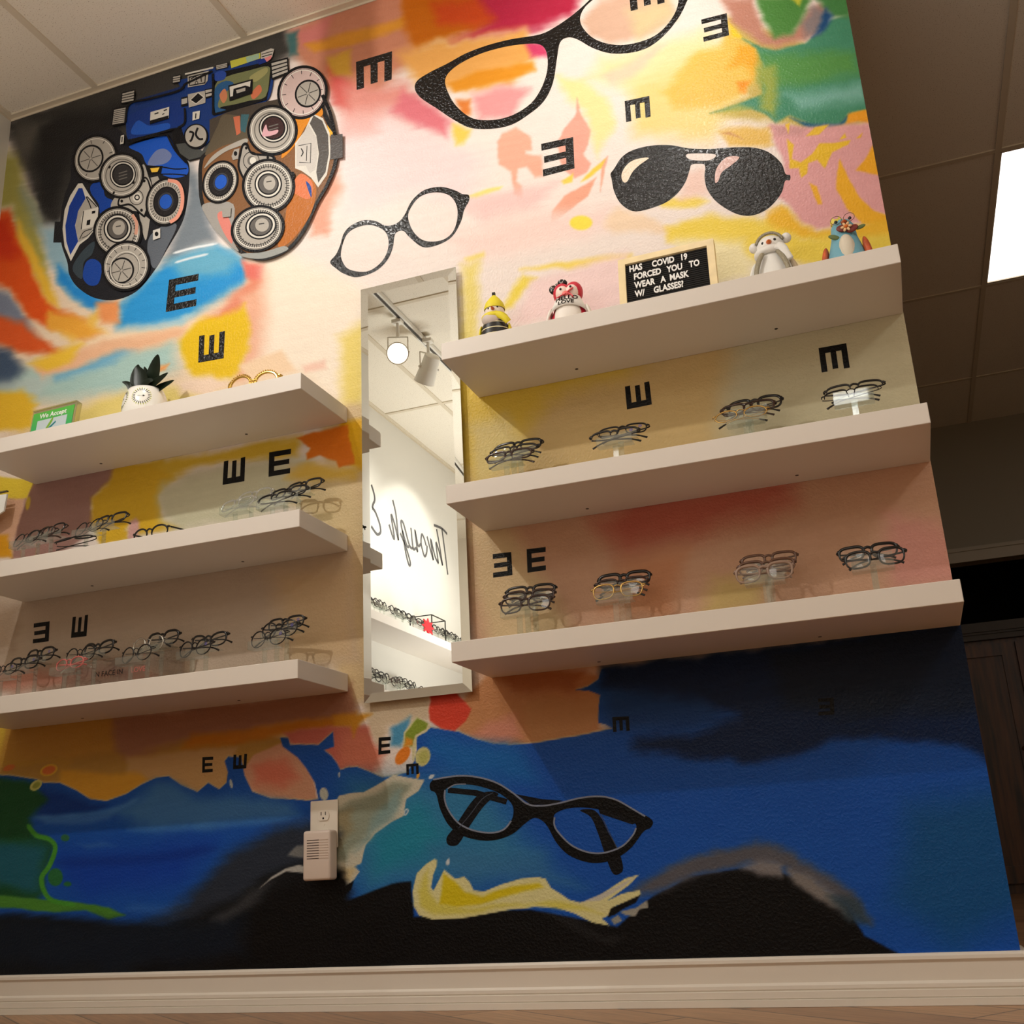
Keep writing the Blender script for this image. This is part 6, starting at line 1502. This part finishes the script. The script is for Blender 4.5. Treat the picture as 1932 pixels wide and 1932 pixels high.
for phi in (.48, -.62):
    tk, tg = [], []
    for k in range(24):
        a = 2 * PI * k / 24; zc = .090
        for lst, r0, r1, wd in ((tk, .0225, .0310, .0013), (tg, .0310, .0345, .0015)):
            ca, sa = math.cos(a), math.sin(a)
            lst.append([(r0 * ca - wd * sa, zc + r0 * sa + wd * ca), (r0 * ca + wd * sa, zc + r0 * sa - wd * ca), (r1 * ca + wd * sa, zc + r1 * sa - wd * ca), (r1 * ca - wd * sa, zc + r1 * sa + wd * ca)])
    pot_mark(mk((44, 46, 24), .4), tk, 'dial_ticks', phi); pot_mark(mk((190, 200, 60), .4), tg, 'dial_tips', phi)
    pot_mark(INK, [[(-.013, .0892), (.006, .0892), (.006, .0908), (-.013, .0908)], [(.005, .0865), (.013, .0900), (.005, .0935)]], 'dial_arrow', phi)
LEAF = mat('dark_leaf', (22, 38, 20), .35, vary=.35, vscale=40)
def leaf(pts, wmax, face, name='leaf'):
    C_ = smooth_curve(pts, 5); n = len(C_); bm = bmesh.new(); L_, M_, R_ = [], [], []
    face = Vector(face); wmax *= 1.3
    for i, p in enumerate(C_):
        p = Vector(p); q = Vector(C_[min(i + 1, n - 1)]) - Vector(C_[max(i - 1, 0)]); q.normalize()
        s = q.cross(face).normalized(); s_t = i / (n - 1)
        w = wmax * (min(1, .45 + 1.6 * s_t) if s_t < .35 else max(.02, math.cos((s_t - .35) / .65 * PI / 2) ** .75))
        L_.append(bm.verts.new(p - s * w)); M_.append(bm.verts.new(p + face * w * -.25)); R_.append(bm.verts.new(p + s * w))
    for i in range(n - 1):
        bm.faces.new([L_[i], M_[i], M_[i + 1], L_[i + 1]]); bm.faces.new([M_[i], R_[i], R_[i + 1], M_[i + 1]])
    bmesh.ops.solidify(bm, geom=list(bm.faces), thickness=.0022)
    obj(name, bm, LEAF, t, 'auto')
leaf([(-.022, -.01, .12), (-.034, -.012, .17), (-.038, -.012, .215), (-.034, -.010, .248)], .021, (0, -1, .1))
leaf([(-.002, -.018, .12), (-.006, -.022, .165), (-.018, -.022, .205), (-.034, -.020, .236)], .021, (.1, -1, .2))
leaf([(.012, .004, .12), (.020, .0, .18), (.030, .0, .235), (.040, .0, .276)], .026, (-.1, -1, .1))
leaf([(-.010, .02, .12), (-.014, .02, .18), (-.022, .02, .22), (-.032, .02, .252)], .012, (0, -1, .1))
leaf([(-.040, -.01, .118), (-.052, -.012, .150), (-.070, -.014, .178), (-.094, -.016, .190)], .009, (.1, -1, .1))
leaf([(.012, -.02, .122), (.040, -.026, .146), (.070, -.028, .158), (.112, -.030, .176)], .014, (.1, -1, .1))
leaf([(.030, -.01, .120), (.058, -.014, .132), (.088, -.016, .140), (.128, -.016, .150)], .012, (.1, -1, .1))
leaf([(.004, -.03, .122), (.016, -.034, .146), (.036, -.034, .160), (.052, -.030, .158)], .011, (.1, -1, .1))
leaf([(.006, .02, .12), (.008, .02, .16), (.012, .02, .185), (.014, .02, .205)], .009, (0, -1, .1))

# ------------------------------------------------------------------ bottom left shelf: clear advertising block
t = thing('acrylic_block', 'clear block lettered IN FACE IN LOVE behind the stands, bottom left shelf', 'display sign', (-1.105, -.040, ZL[2]))
bm = bmesh.new(); box(bm, -.20, .21, 0, .012, .0004, .118); obj('block', bm, clear_mat('block_acrylic', (240, 232, 224), gloss=.04, haze=.05), t)
me = text_mesh('IN FACE IN', .0205, .0002, .0001, 'LEFT'); obj('lettering', me, mk((40, 28, 24), .5), t, loc=(-.088, -.0012, .0745), rot=UPRIGHT)
me = text_mesh('LOVE', .0205, .0002, .0001, 'LEFT'); obj('lettering', me, mk((196, 110, 100), .5), t, loc=(.040, -.0012, .0745), rot=UPRIGHT)

# white board at the picture's left edge, fixed to the side wall beside the top left shelf
t = thing('white_placard', 'white placard with a clipped corner at the far left edge, beside the shelves', 'placard', (WX0, -.046, 1.4))
bm = bmesh.new()
o = [(.0008, .012), (.140, .012), (.200, .038), (.206, .093), (.0008, .101)]
A = [bm.verts.new((x, -.003, z)) for x, z in o]; B = [bm.verts.new((x, .003, z)) for x, z in o]
bm.faces.new(A); bm.faces.new(B)
for k in range(5): bm.faces.new([A[k], A[(k + 1) % 5], B[(k + 1) % 5], B[k]])
obj('board', bm, mk((244, 246, 240), .3), t)
bm = bmesh.new(); box(bm, .0008, .205, -.0045, .0045, .1015, .105); obj('edge_strip', bm, mk((90, 86, 60), .4), t)
